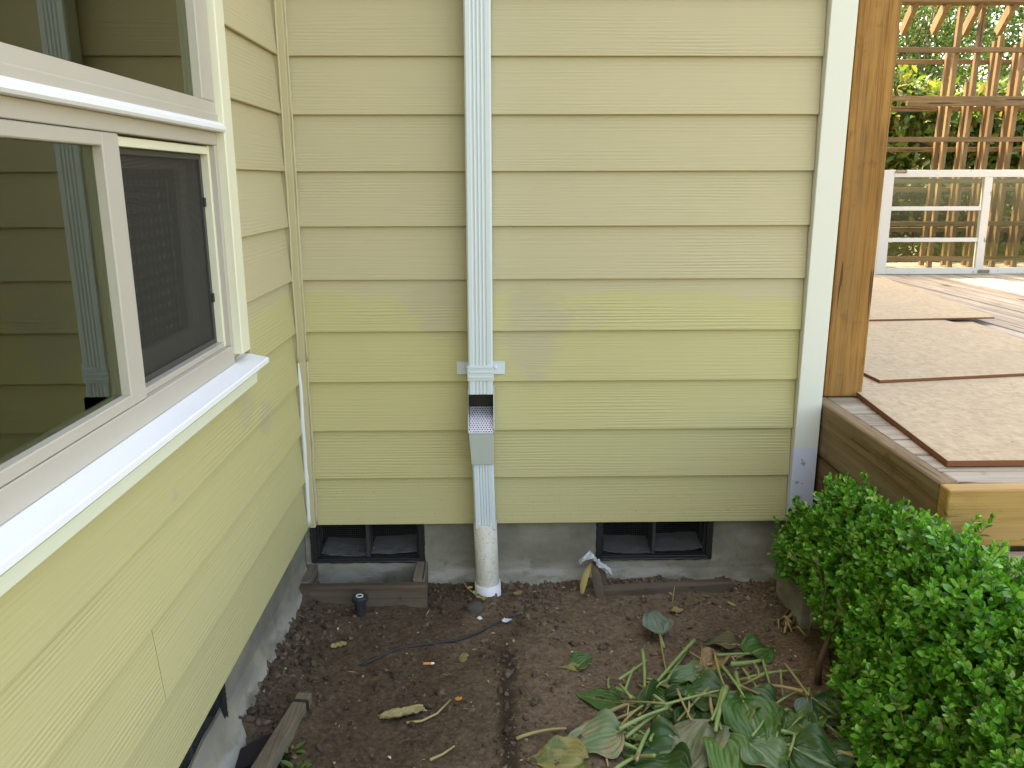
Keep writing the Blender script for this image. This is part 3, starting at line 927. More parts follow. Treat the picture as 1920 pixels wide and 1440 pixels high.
# leaf filter head: cheeks, black throat, sloping steel mesh, grey funnel
fh = MB()
for s in (-1, 1):
    xo = .6175 + s * .0415
    fh.prism([(-.012, .515), (-.072, .515), (-.080, .46), (-.112, .40), (-.114, .375), (-.02, .375)], 'x', xo, xo + s * .0022)
fh.build('filter_cheek', MT['gutter'], ds)
m = MB()
m.box(.577, .658, -.026, -.022, .37, .52)
m.build('filter_throat', MT['filter_black'], ds)
box('filter_dark_plate', MT['filter_black'], ds, .5762, .5775, -.095, -.026, .40, .50)
box('filter_dark_plate', MT['filter_black'], ds, .6575, .6588, -.095, -.026, .40, .50)
mm = MB()
A, B = Vector((.578, -.034, .446)), Vector((.657, -.034, .446))
Cc = Vector((.578, -.112, .3765))
U, V = (B - A), (Cc - A)
Ul, Vl = U.length, V.length
N_ = U.cross(V).normalized()
ncol, nrow = 9, 10
for fam in (-1, 1):
    k = -nrow
    while k < ncol + nrow:
        u0 = k / ncol
        pts = []
        ua, va, ub, vb = u0, 0.0, u0 + fam * (nrow / ncol) * .62, 1.0
        # clip to u in [0,1]
        def clip(ua, va, ub, vb):
            for lim, sgn in ((0, 1), (1, -1)):
                if (ua - lim) * sgn < 0 and (ub - lim) * sgn < 0: return None
                if (ua - lim) * sgn < 0:
                    t = (lim - ua) / (ub - ua); ua, va = lim, va + (vb - va) * t
                elif (ub - lim) * sgn < 0:
                    t = (lim - ub) / (ua - ub); ub, vb = lim, vb + (va - vb) * t
            return ua, va, ub, vb
        c = clip(ua, va, ub, vb)
        if c and abs(c[1] - c[3]) > .02:
            mm.beam(A + U * c[0] + V * c[1], A + U * c[2] + V * c[3], .0034, .0014, N_)
        k += 1
MB().beam((A + B) / 2 + N_ * .010 + V * .02, (A + B) / 2 + N_ * .010 + V, Ul, .002, N_).build('filter_dark_plate', MT['filter_black'], ds)  # black plate added below the mesh so its openings look shaded
mm.build('steel_mesh', MT['steel'], ds)
m = MB()
m.beam(A + V * 1.0 + Vector((0, 0, -.001)), B + V * 1.0 + Vector((0, 0, -.001)), .004, .004)
m.build('mesh_lip', MT['gutter'], ds)
m = MB()
t = [(.576, -.114, .372), (.659, -.114, .372), (.659, -.02, .372), (.576, -.02, .372)]
b_ = [(.5835, -.100, .258), (.6590, -.100, .258), (.6590, -.02, .258), (.5835, -.02, .258)]
m.add(t + b_, [(0, 1, 5, 4), (1, 2, 6, 5), (2, 3, 7, 6), (3, 0, 4, 7), (4, 5, 6, 7)])
m.build('filter_funnel', MT['filter_grey'], ds, bevel=.0012)

dp = thing('drain_pipe', 'stained round plastic drain pipe receiving the downspout at soil level', 'drain pipe', (.638, -.06, -.25))
m = MB()
n_ = 28
pts = [(.6265, -.062, .036), (.634, -.060, -.205)]
m.tube(pts, .041, n_, cap=False)
m.tube([(.6265, -.062, .036), (.634, -.060, -.205)], .0375, n_, cap=False)
m.f += [(k, (k + 1) % n_, 2 * n_ + (k + 1) % n_, 2 * n_ + k) for k in range(n_)]
m.build('pipe', MT['pvc'], dp, smooth=True)
m = MB()
m.tube([(.6335, -.0602, -.198), (.6335, -.0602, -.1985), (.636, -.0595, -.29)], [.0425, .0465, .0465], n_, cap=False)
m.build('coupling', MT['pvc_white'], dp, smooth=True)

# ================================================================== DECK
DZ = 0.440
deck = thing('deck', 'raised weathered wooden deck beside the house corner', 'deck', (3.0, 1.5, 0))
DX0 = 1.802
# worn nosing boards round the edge
m = MB()
m.box(DX0, 1.849, -.789, .060, .252, DZ + .004)
m.build('side_beam', MT['nosing'], deck, bevel=.011, seg=3)
m = MB()
m.box(1.852, 7.0, -.789, -.700, DZ - .040, DZ + .002)
m.build('nosing', MT['deck_x'], deck, bevel=.009, seg=3)
k = 0
y = -.695
while y < .30:
    dz = random.uniform(-.002, .002)
    MB().box(1.852, 7.0, y, y + .131, DZ - .038 + dz, DZ + dz).build('deck_board', MT['deck_x'], deck, bevel=.004, seg=2)
    y += .1405
MB().box(1.80, 1.849, .066, .30, DZ - .038, DZ).build('deck_board', MT['deck_x'], deck, bevel=.004, seg=2)
yb = y + .002
x = 1.803
_db = None
while x < 8.2:
    dz = random.uniform(-.002, .002)
    if _db is None:
        _db = MB().box(-.0655, .0655, -2.3, 2.3, -.019, .019).mesh('deck_board', MT['deck_y'], (0, 0, 0), bevel=.004, seg=2)
    link_mesh('deck_board', _db, (x + .067, yb + 2.3, DZ - .019 + dz), deck)
    x += .1405
# unseen slab added under the boards to block light through the gaps
box('deck_light_block', MT['side_beam'], deck, 1.87, 8.2, -.77, yb + 4.6, DZ - .19, DZ - .12)
# left side: two stacked beams, the lower one with a round hole


def holed(x0, x1, y0, y1, z0, z1, cy, cz, r, n=48):
    def rim(a):
        c, s = math.cos(a), math.sin(a)
        t = min((y1 - cy) / c if c > 1e-9 else 1e9, (y0 - cy) / c if c < -1e-9 else 1e9, (z1 - cz) / s if s > 1e-9 else 1e9, (z0 - cz) / s if s < -1e-9 else 1e9)
        return cy + c * t, cz + s * t
    angs = [2 * PI * k / n for k in range(n)] + [math.atan2(b - cz, a - cy) % (2 * PI) for a in (y0, y1) for b in (z0, z1)]
    angs = sorted(angs)
    N = len(angs)
    v = []
    for xx in (x0, x1):
        v += [(xx, cy + r * math.cos(a), cz + r * math.sin(a)) for a in angs]
        v += [(xx, *rim(a)) for a in angs]
    f = []
    for i in range(N):
        j = (i + 1) % N
        f += [(i, N + i, N + j, j), (2 * N + i, 2 * N + j, 3 * N + j, 3 * N + i), (i, j, 2 * N + j, 2 * N + i), (N + i, 3 * N + i, 3 * N + j, N + j)]
    return MB().add(v, f)


holed(1.806, 1.860, -.829, 1.2, .040, .249, -.105, .158, .040).build('side_beam', MT['side_beam'], deck)
box('side_beam', MT['side_beam'], deck, 1.806, 1.860, -.829, 1.2, -.30, .037, bevel=.003)
MB().box(1.800, 7.0, -.836, -.7905, .286, DZ + .002).build('fascia', MT['fascia'], deck, bevel=.007, seg=3)
box('fascia_backer', MT['side_beam'], deck, 1.897, 7.0, -.785, -.72, -.28, .395)
# lower step running along the front
step = thing('deck_step', 'low wooden step board below the golden deck fascia', 'step', (3.0, -.95, -.25))
box('tread', MT['deck_x'], step, 1.81, 7.0, -.905, -.8305, .230, .272, bevel=.005, seg=2)
box('riser', MT['fascia'], step, 1.815, 7.0, -.897, -.8405, -.28, .2295, bevel=.004)
blk = MB().box(1.7965, 1.98, -.02, .02, 0, .1)
o = MB().box(1.66, 1.795, -.33, -.09, -.30, -.085).build('concrete_block', MT['concrete'], None, bevel=.008, seg=2)
tag(o, 'grey concrete block at the deck foot half hidden by the shrub', 'concrete block')

# ---- boards lying on the deck
def sheet(poly, z0, z1, label, lift=None):
    mb = MB()
    n = len(poly)
    lf = lift or [0] * n
    mb.add([(x, y, z0 + l) for (x, y), l in zip(poly, lf)] + [(x, y, z1 + l) for (x, y), l in zip(poly, lf)],
           [tuple(range(n))[::-1], tuple(range(n, 2 * n))] + [(i, (i + 1) % n, n + (i + 1) % n, n + i) for i in range(n)])
    o = mb.build('plywood_sheet', MT['osb'], bevel=.0012)
    return tag(o, label, 'board', 'tan sheathing boards lying on the deck')


sheet([(1.884, -.668), (3.00, -.668), (3.22, 1.60), (2.115, 1.70)], DZ + .003, DZ + .021, 'tan board nearest the deck edge with a thick red brown edge')
sheet([(2.094, .196), (3.19, .375), (2.93, 2.60), (1.99, 2.50)], DZ + .022, DZ + .034, 'middle tan board overlapping the front one beside the post')
sheet([(2.20, 1.46), (3.335, 1.556), (3.60, 3.42), (2.45, 3.50)], DZ + .035, DZ + .045, 'farthest tan board reaching back toward the white window frame')

# ================================================================== PERGOLA
per = thing('pergola', 'stained brown timber pergola with a thick post standing on the deck', 'pergola', (1.9, .14, DZ))
o = MB().box(1.838, 1.975, .070, .207, DZ + .004, 3.2).build('post', MT['post'], per, bevel=.006, seg=2)
MB().box(3.80, 3.90, 4.28, 4.37, DZ + .002, 2.58).build('post', MT['lattice_z'], per, bevel=.004)
MB().box(7.4, 7.5, 4.28, 4.37, DZ + .002, 2.58).build('post', MT['lattice_z'], per, bevel=.004)
MB().box(3.55, 7.8, 4.30, 4.44, 2.582, 2.74).build('beam', MT['lattice_x'], per, bevel=.004)
MB().box(1.83, 1.98, .21, 4.60, 3.0, 3.15).build('beam', MT['deck_y'], per, bevel=.004)
for bx_ in (4.085, 4.345, 4.608, 4.895, 5.17, 5.45, 5.72, 6.0):
    MB().beam((bx_, 4.34, 2.66), (bx_ + .012, 4.60, 2.405), .04, .085).build('brace', MT['lattice_z'], per, bevel=.002)

# ================================================================== TRELLIS
tre = thing('trellis', 'brown lattice trellis of crossed slats in front of sunlit bushes', 'trellis', (5.2, 4.55, DZ))
T = .039


def rail(x0, x1, y, z, t=T):
    MB().box(x0, x1, y - t / 2, y + t / 2, z - t / 2, z + t / 2).build('rail', MT['lattice_x'], tre, bevel=.0015)


for z in (2.245, 1.862, 1.533, 1.190, .830, .530): rail(3.6, 7.6, 4.45, z)
for z in (2.197, 1.806, 1.463, 1.113, .760): rail(3.6, 7.6, 4.80, z)
rail(4.10, 7.6, 4.40, 1.819)
slat_mesh = {}
for k in range(15):
    top = [2.58, 2.58, 2.36, 2.58][k % 4]
    xx = 4.49 + .19 * k + random.uniform(-.008, .008)
    MB().beam((xx, 4.492, DZ), (xx + .02, 4.492, top), T, T, (0, 1, 0)).build('slat', MT['lattice_z'], tre, bevel=.0015)
for k in range(14):
    top = [2.27, 2.03, 2.36, 2.33, 2.1][k % 5]
    xx = 4.568 + .197 * k + random.uniform(-.008, .008)
    MB().beam((xx, 4.760, DZ - .4), (xx + .03, 4.760, top), T, T, (0, 1, 0)).build('slat', MT['lattice_z'], tre, bevel=.0015)

# ================================================================== OLD WHITE WINDOW FRAME
old = thing('old_window', 'old white multi pane window with chipped paint leaning against the trellis', 'window', (4.7, 4.05, DZ))
op = MT['old_paint']
OX0, OX1, OZ0, OZ1 = 3.802, 5.74, DZ + .003, 1.278
Yq = lambda z: 4.00 + .03 * (z - DZ)


def obx(name, x0, x1, z0, z1, t0=0, t1=.04, mat=op):
    mb = MB()
    v = []
    for z in (z0, z1):
        y = Yq(z)
        v += [(x0, y + t0, z), (x1, y + t0, z), (x1, y + t1, z), (x0, y + t1, z)]
    mb.add(v, [(0, 3, 2, 1), (4, 5, 6, 7), (0, 1, 5, 4), (1, 2, 6, 5), (2, 3, 7, 6), (3, 0, 4, 7)])
    return mb.build(name, mat, old, bevel=.002 if mat is op else 0)


obx('stile', OX0, 3.886, OZ0, OZ1)
obx('stile', 4.628, 4.694, OZ0 + .0505, OZ1 - .0575)
obx('stile', OX1 - .07, OX1, OZ0, OZ1)
obx('rail', 3.8865, OX1 - .0705, OZ0, OZ0 + .05)
obx('rail', 3.8865, OX1 - .0705, OZ1 - .057, OZ1)
for z in (.957, .705): obx('muntin', 3.8865, 4.6275, z, z + .033, .004, .036)
for (z0, z1) in ((OZ0 + .05, .705), (.738, .957), (.99, OZ1 - .057)): obx('pane', 3.886, 4.628, z0, z1, .018, .021, MT['glass_old'])
obx('pane', 4.694, OX1 - .07, OZ0 + .05, OZ1 - .057, .018, .021, MT['glass_old'])
for (hx, hz) in ((4.70, .452), (3.935, 1.252)):
    mb = MB()
    y = Yq(hz)
    mb.box(hx - .045, hx + .045, y - .006, y - .001, hz, hz + .026)
    mb.tube([(hx - .03, y - .012, hz + .013), (hx + .03, y - .012, hz + .013)], .006, 8)
    mb.box(hx - .045, hx - .035, y - .014, y - .006, hz + .004, hz + .022).box(hx + .035, hx + .045, y - .014, y - .006, hz + .004, hz + .022)
    mb.build('latch', MT['brass'], old)

# ================================================================== LEAF TOOLS
def leaf_proto(L, W, fold=.18, droop=.1, seg=4):
    """small leaf along +X: pointed oval, folded on the midrib"""
    prof = {3: [0, .8, .0], 4: [.06, .85, .95, .0], 5: [.05, .72, 1, .78, 0]}[seg]
    xs = [i / (len(prof) - 1) for i in range(len(prof))]
    v = []
    for t, w in zip(xs, prof):
        z = -droop * t * t * L
        v += [(t * L, -w * W / 2, z + fold * w * W / 2), (t * L, 0, z), (t * L, w * W / 2, z + fold * w * W / 2)]
    f = []
    for i in range(len(prof) - 1):
        a = 3 * i
        f += [(a, a + 3, a + 4, a + 1), (a + 1, a + 4, a + 5, a + 2)]
    return np.array(v, float), np.array(f, int)


def frames(d, up):
    """rotation matrices (n,3,3) with columns d, side, normal"""
    d = d / np.linalg.norm(d, axis=1, keepdims=True)
    s = np.cross(up, d)
    s /= np.linalg.norm(s, axis=1, keepdims=True) + 1e-9
    n = np.cross(d, s)
    return np.stack([d, s, n], -1)


def scatter_leaves(protos, pos, R, scale, idx):
    V, F, off = [], [], 0
    for k, (v, f) in enumerate(protos):
        sel = np.where(idx == k)[0]
        if not len(sel): continue
        w = np.einsum('nij,vj->nvi', R[sel], v) * scale[sel][:, None, None] + pos[sel][:, None, :]
        V.append(w.reshape(-1, 3))
        F.append((f[None] + (np.arange(len(sel)) * len(v))[:, None, None] + off).reshape(-1, f.shape[1]))
        off += len(sel) * len(v)
    return np.concatenate(V), np.concatenate(F)


# ================================================================== BOXWOOD SHRUBS
_r3, _u3, _f3, _c3 = (np.array(q) for q in (_r, _u, _f, CAM))


def project(P):
    d = P - _c3
    z = d @ _f3
    return np.stack([960 + 1538.5 * (d @ _r3) / z, 720 - 1538.5 * (d @ _u3) / z], -1), z


BOX_PROTO = [leaf_proto(.0265, .0162, .22, .12, 5), leaf_proto(.0235, .0156, .30, .22, 5), leaf_proto(.0280, .0158, .12, .02, 5)]
BOX_ME = []
for v, f in BOX_PROTO:
    BOX_ME.append(np_mesh('leaf', v, f, MT['box_leaf_o'], smooth=True))
BOX_ME_PALE = np_mesh('leaf', *BOX_PROTO[0], MT['box_pale'], smooth=True)


def shrub(label, blobs, nsprig, seed, keep, trunks, nsingle=290):
    """blobs: (centre, radii, weight, lowest direction z); sprigs grow out of their shells"""
    g = np.random.default_rng(seed)
    pos, dirs, ups, sc = [], [], [], []
    tw = MB()
    wsum = sum(b[2] for b in blobs)
    for (c, rad, wgt, zmin) in blobs:
        c, rad = np.array(c), np.array(rad)
        for _ in range(int(nsprig * wgt / wsum)):
            while True:
                n = g.normal(size=3)
                n /= np.linalg.norm(n)
                if n[2] < zmin and g.random() > .10: continue
                break
            lump = 1 + .40 * mnoise.noise(Vector((n[0] * 3 + seed, n[1] * 3, n[2] * 3))) + .16 * mnoise.noise(Vector((n[0] * 8, n[1] * 8 + seed, n[2] * 8)))
            depth = 1 - .40 * g.random() ** 1.6
            tip = c + n * rad * lump * depth
            nn = n / rad
            nn /= np.linalg.norm(nn)
            d = nn * .75 + np.array([0, 0, .75]) + g.normal(size=3) * .34
            d /= np.linalg.norm(d)
            ln = g.uniform(.05, .10)
            if g.random() < .10: ln *= 1.35; tip = tip + d * .030
            b = tip - d * ln
            if not keep(tip) or not keep(b): continue
            side = np.cross(d, g.normal(size=3)); side /= np.linalg.norm(side)
            s2 = np.cross(d, side)
            npair = int(ln / .0115)
            age = g.uniform(.85, 1.2)
            for k in range(npair):
                t = (k + .6) / npair
                p = b + d * ln * t
                sv = side if k % 2 else s2
                open_ = .35 + .75 * (1 - t)
                for sg in (-1, 1):
                    ld = d * (1 - .55 * open_) + sv * sg * open_ + g.normal(size=3) * .13
                    pos.append(p); dirs.append(ld); ups.append(d + g.normal(size=3) * .25)
                    sc.append(age * (1.02 - .42 * t ** 3) * g.uniform(.85, 1.12))
            for sg in (-1, 1):
                pos.append(tip); dirs.append(d + side * sg * .35 + g.normal(size=3) * .1); ups.append(side * sg * -1 + d * .2); sc.append(age * .62)
            q = b - d * .03
            tw.tube([q, b + d * ln * .5, tip], [.0013, .0011, .0006], 3, cap=False)
    pos, dirs, ups, sc = map(np.array, (pos, dirs, ups, sc))
    R = frames(dirs, ups)
    idx = g.integers(0, 3, len(pos))
    root = thing('boxwood_shrub', label, 'shrub', (float(np.mean([b[0][0] for b in blobs])), float(np.mean([b[0][1] for b in blobs])), -.24), 'boxwood shrubs by the deck')
    # leaves that show largest: nearest to the camera and outermost, inside the frame
    uv, dep = project(pos)
    inside = (uv[:, 0] > 0) & (uv[:, 0] < 1915) & (uv[:, 1] > 0) & (uv[:, 1] < 1435)
    cell = {}
    face = np.abs(np.einsum('ni,ni->n', R[:, :, 2], (pos - _c3) / np.linalg.norm(pos - _c3, axis=1, keepdims=True)))
    area = sc ** 2 * face / dep ** 2
    for i in np.where(inside)[0]:
        key = (int(uv[i, 0] // 7), int(uv[i, 1] // 7))
        if key not in cell or dep[i] < dep[cell[key]]: cell[key] = i
    front = np.array(sorted(cell.values(), key=lambda i: -area[i]))[:nsingle * 2]
    front = front[np.argsort(-area[front])][:nsingle]
    single = np.zeros(len(pos), bool)
    single[front] = True
    for i in front:
        me = BOX_ME_PALE if g.random() < .05 else BOX_ME[idx[i]]
        o = bpy.data.objects.new('leaf', me)
        COL.objects.link(o)
        o.parent = root
        p = pos[i] - np.array(WLOC[root.name])
        Mx = np.eye(4)
        Mx[:3, :3] = R[i] * sc[i]
        Mx[:3, 3] = p
        o.matrix_local = Matrix(Mx.tolist())
    rest = ~single
    V, F = scatter_leaves(BOX_PROTO, pos[rest], R[rest], sc[rest], idx[rest])
    o = link_mesh('leaves', np_mesh('leaves', V, F, MT['box_leaf'], WLOC[root.name], True), WLOC[root.name], root)
    o['kind'] = 'stuff'
    o = tw.build('twigs', MT['twig'], root, origin=WLOC[root.name])
    o['kind'] = 'stuff'
    for pts, r in trunks:
        tb = MB()
        tb.tube(pts, [r * (1 - .5 * i / (len(pts) - 1)) for i in range(len(pts))], 7)
        tb.build('trunk', MT['bark'], root, smooth=True)
    return root


def keep_a(p):
    if p[1] > -.85: return p[0] < 1.792 and p[1] < -.07
    if p[1] > -.92: return p[0] < 1.792 or p[2] > .29
    return True


def trunk_set(seed, c, n, spread, h):
    g = np.random.default_rng(seed)
    out = []
    for k in range(n):
        a = g.uniform(0, 2 * PI)
        x0, y0 = c[0] + spread[0] * g.uniform(-1, 1), c[1] + spread[1] * g.uniform(-1, 1)
        p = [Vector((x0, y0, -.27))]
        d = Vector((g.uniform(-.35, .35), g.uniform(-.35, .35), 1))
        for s in range(5):
            d = (d + Vector(g.normal(size=3) * .22)).normalized()
            d.z = max(d.z, .35)
            p.append(p[-1] + d * h / 5)
        out.append((p, g.uniform(.003, .0065)))
    return out


shrub('leafy boxwood shrub in front of the dark deck side and its corner', [((1.735, -.53, .055), (.115, .29, .255), 1.0, -.55), ((1.78, -.95, .085), (.18, .23, .285), 1.15, -.5), ((1.70, -.20, .02), (.05, .12, .12), .07, -.5), ((1.63, -.25, .0), (.05, .06, .09), .02, -.8), ((1.67, -.98, -.07), (.13, .26, .15), .30, -.8), ((1.735, -.74, .12), (.11, .15, .225), .35, -.3)], 3700, 3, keep_a,
      trunk_set(5, (1.715, -.70), 11, (.05, .24), .40) + [([(1.605, -.64, -.26), (1.60, -.645, -.17), (1.63, -.63, -.08), (1.68, -.60, .02)], .011), ([(1.57, -.60, -.12), (1.555, -.66, -.06), (1.54, -.70, .02)], .004)])
shrub('boxwood shrub at the right edge in front of the low deck step', [((1.90, -1.28, .025), (.26, .29, .28), 1.0, -.4)], 2500, 9, keep_a,
      trunk_set(8, (1.86, -1.15), 9, (.08, .16), .38))

# ================================================================== TIMBERS IN THE SOIL
well = thing('window_well', 'low three sided wooden box on soil below the left foundation vent', 'window well', (.19, -.06, -.25))
m = MB()
m.box(-.030, .424, -.150, -.112, -.285, -.168)
m.build('front_board', MT['old_x'], well, bevel=.004, seg=2)
MB().box(-.028, .012, -.1115, .028, -.285, -.166).build('end_board', MT['old_y'], well, bevel=.004, seg=2)
MB().box(.372, .414, -.1115, .030, -.285, -.158).build('end_board', MT['old_y'], well, bevel=.004, seg=2)


def timber(p, q, w, h, mat, name, label, cat, bevel=.004):
    o = MB().beam(p, q, w, h).build(name, mat, None, bevel=bevel, seg=2)
    return tag(o, label, cat)


timber((1.03, -.088, -.248), (1.515, -.052, -.243), .040, .075, MT['old_x'], 'edging_board', 'grey brown wooden board half sunk in soil below the right foundation vent', 'board')
tl = thing('garden_timber', 'pale weathered square timber pointing toward the camera at lower left', 'timber', (.1, -.95, -.25))
MB().beam((.128, -.705, -.219), (.045, -1.32, -.205), .040, .045).build('beam', MT['old_y'], tl, bevel=.004, seg=2)
MB().beam((.1245, -.738, -.219), (.1225, -.752, -.219), .0425, .0475).build('metal_strap', MT['black'], tl)
timber((-.035, -.965, -.262), (.098, -.885, -.236), .075, .05, MT['dark_wood'], 'dark_board', 'blackened rotten board wedged between foundation and pale timber', 'board')

# ================================================================== SPRINKLER
sx, sy = .203, -.215
sz = ground_z(sx, sy)
sp = thing('sprinkler_head', 'black pop up sprinkler head standing in soil by the wooden well', 'sprinkler', (sx, sy, sz))
MB().tube([(sx, sy, sz - .03), (sx, sy, sz + .05), (sx - .001, sy, sz + .052)], [.019, .0185, .021], 24).build('body', MT['rubber'], sp, smooth=False, bevel=0)
MB().tube([(sx, sy, sz + .0522), (sx, sy, sz + .064), (sx, sy, sz + .067)], [.0275, .0275, .025], 28).build('cap', MT['rubber'], sp)
rg = MB()
n = 24
for r_, z_ in ((.0125, .0672), (.0125, .0692), (.0088, .0692), (.0088, .0668)):
    rg.v += [(sx + r_ * math.cos(2 * PI * k / n), sy + r_ * math.sin(2 * PI * k / n), sz + z_) for k in range(n)]
for q in range(3):
    rg.f += [(q * n + k, q * n + (k + 1) % n, (q + 1) * n + (k + 1) % n, (q + 1) * n + k) for k in range(n)]
rg.build('nozzle_ring', MT['cap_white'], sp)
MB().tube([(sx, sy, sz + .0668), (sx, sy, sz + .0682)], [.0086, .007], 16).build('nozzle', MT['rubber'], sp)

# ================================================================== DRIP TUBE
cp = [(.245, -.505), (.30, -.478), (.36, -.44), (.42, -.415), (.49, -.402), (.55, -.382), (.61, -.335), (.66, -.29), (.71, -.245), (.75, -.225)]
pts = [(x, y, ground_z(x, y) + .004 - (.006 if i in (0, 9) else 0)) for i, (x, y) in enumerate(cp)]
fine = []
for i in range(len(pts) - 1):
    for t in (0, .33, .66): fine.append(Vector(pts[i]).lerp(Vector(pts[i + 1]), t))
fine.append(Vector(pts[-1]))
fine = [fine[0]] + [(fine[i - 1] + fine[i] * 2 + fine[i + 1]) / 4 for i in range(1, len(fine) - 1)] + [fine[-1]]
o = MB().tube(fine, .0042, 8).build('drip_tube', MT['cable'], None, smooth=True)
tag(o, 'thin dark drip tube curving across the soil toward the downspout', 'tube')

# ================================================================== CUT HOSTA LEAVES
HOSTA = [
  ('lone', (1.185, -0.401, -0.205), (1.177, -0.343, -0.185), 0.105, 'silver'),
  ('foldg', (0.904, -0.548, -0.23), (0.953, -0.522, -0.195), 0.06, 'green'),
  ('foldy', (0.924, -0.549, -0.23), (0.857, -0.575, -0.223), 0.04, 'yellow'),
  ('hole', (1.007, -0.73, -0.225), (0.896, -0.696, -0.223), 0.11, 'green'),
  ('bigyellow', (0.981, -0.896, -0.185), (0.831, -0.914, -0.215), 0.15, 'blotch'),
  ('bottomyellow', (0.884, -0.97, -0.215), (0.746, -0.96, -0.225), 0.13, 'yellow'),
  ('darknarrow', (1.116, -0.714, -0.175), (1.041, -0.811, -0.215), 0.055, 'dark'),
  ('largedark', (1.289, -0.757, -0.165), (1.151, -0.73, -0.185), 0.15, 'dark'),
  ('pale', (1.26, -0.655, -0.175), (1.167, -0.658, -0.185), 0.09, 'pale'),
  ('tan', (1.312, -0.594, -0.155), (1.252, -0.67, -0.165), 0.09, 'tan'),
  ('brownfold', (1.306, -0.622, -0.165), (1.357, -0.598, -0.185), 0.06, 'brown'),
  ('topdark', (1.409, -0.454, -0.215), (1.319, -0.447, -0.205), 0.07, 'brown'),
  ('rightgreen', (1.438, -0.516, -0.205), (1.514, -0.472, -0.215), 0.11, 'green'),
  ('greytan', (1.209, -0.897, -0.155), (1.123, -1.019, -0.185), 0.17, 'greytan'),
  ('bright', (1.233, -0.968, -0.145), (1.231, -1.059, -0.185), 0.13, 'bright'),
  ('bigright', (1.322, -0.838, -0.135), (1.338, -0.963, -0.175), 0.15, 'green'),
  ('mid', (1.324, -0.802, -0.155), (1.256, -0.934, -0.165), 0.12, 'bright'),
  ('dkr', (1.372, -0.73, -0.185), (1.422, -0.798, -0.205), 0.13, 'dark'),
  ('botdark', (1.126, -0.964, -0.185), (1.024, -0.959, -0.215), 0.15, 'dark'),
  ('botdark2', (1.129, -1.042, -0.185), (1.046, -1.015, -0.205), 0.15, 'dark'),
  ('rb', (1.299, -0.97, -0.165), (1.364, -1.04, -0.195), 0.15, 'pale'),
  ('hang', (1.517, -0.782, -0.175), (1.484, -0.867, -0.225), 0.055, 'silver'),
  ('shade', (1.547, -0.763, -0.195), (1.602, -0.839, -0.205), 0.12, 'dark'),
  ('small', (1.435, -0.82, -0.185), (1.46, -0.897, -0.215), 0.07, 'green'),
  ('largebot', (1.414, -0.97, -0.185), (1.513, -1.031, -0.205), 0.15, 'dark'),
  ('b25', (1.33, -0.936, -0.175), (1.38, -1.002, -0.195), 0.12, 'green'),
  ('b26', (1.382, -0.805, -0.175), (1.392, -0.914, -0.185), 0.12, 'green'),
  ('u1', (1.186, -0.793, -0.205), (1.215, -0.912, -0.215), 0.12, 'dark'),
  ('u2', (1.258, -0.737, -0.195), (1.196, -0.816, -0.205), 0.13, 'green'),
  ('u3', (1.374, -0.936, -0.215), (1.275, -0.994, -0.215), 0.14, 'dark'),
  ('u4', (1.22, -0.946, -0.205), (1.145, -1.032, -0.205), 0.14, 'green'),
  ('u5', (1.438, -0.83, -0.215), (1.497, -0.939, -0.215), 0.14, 'dark'),
]
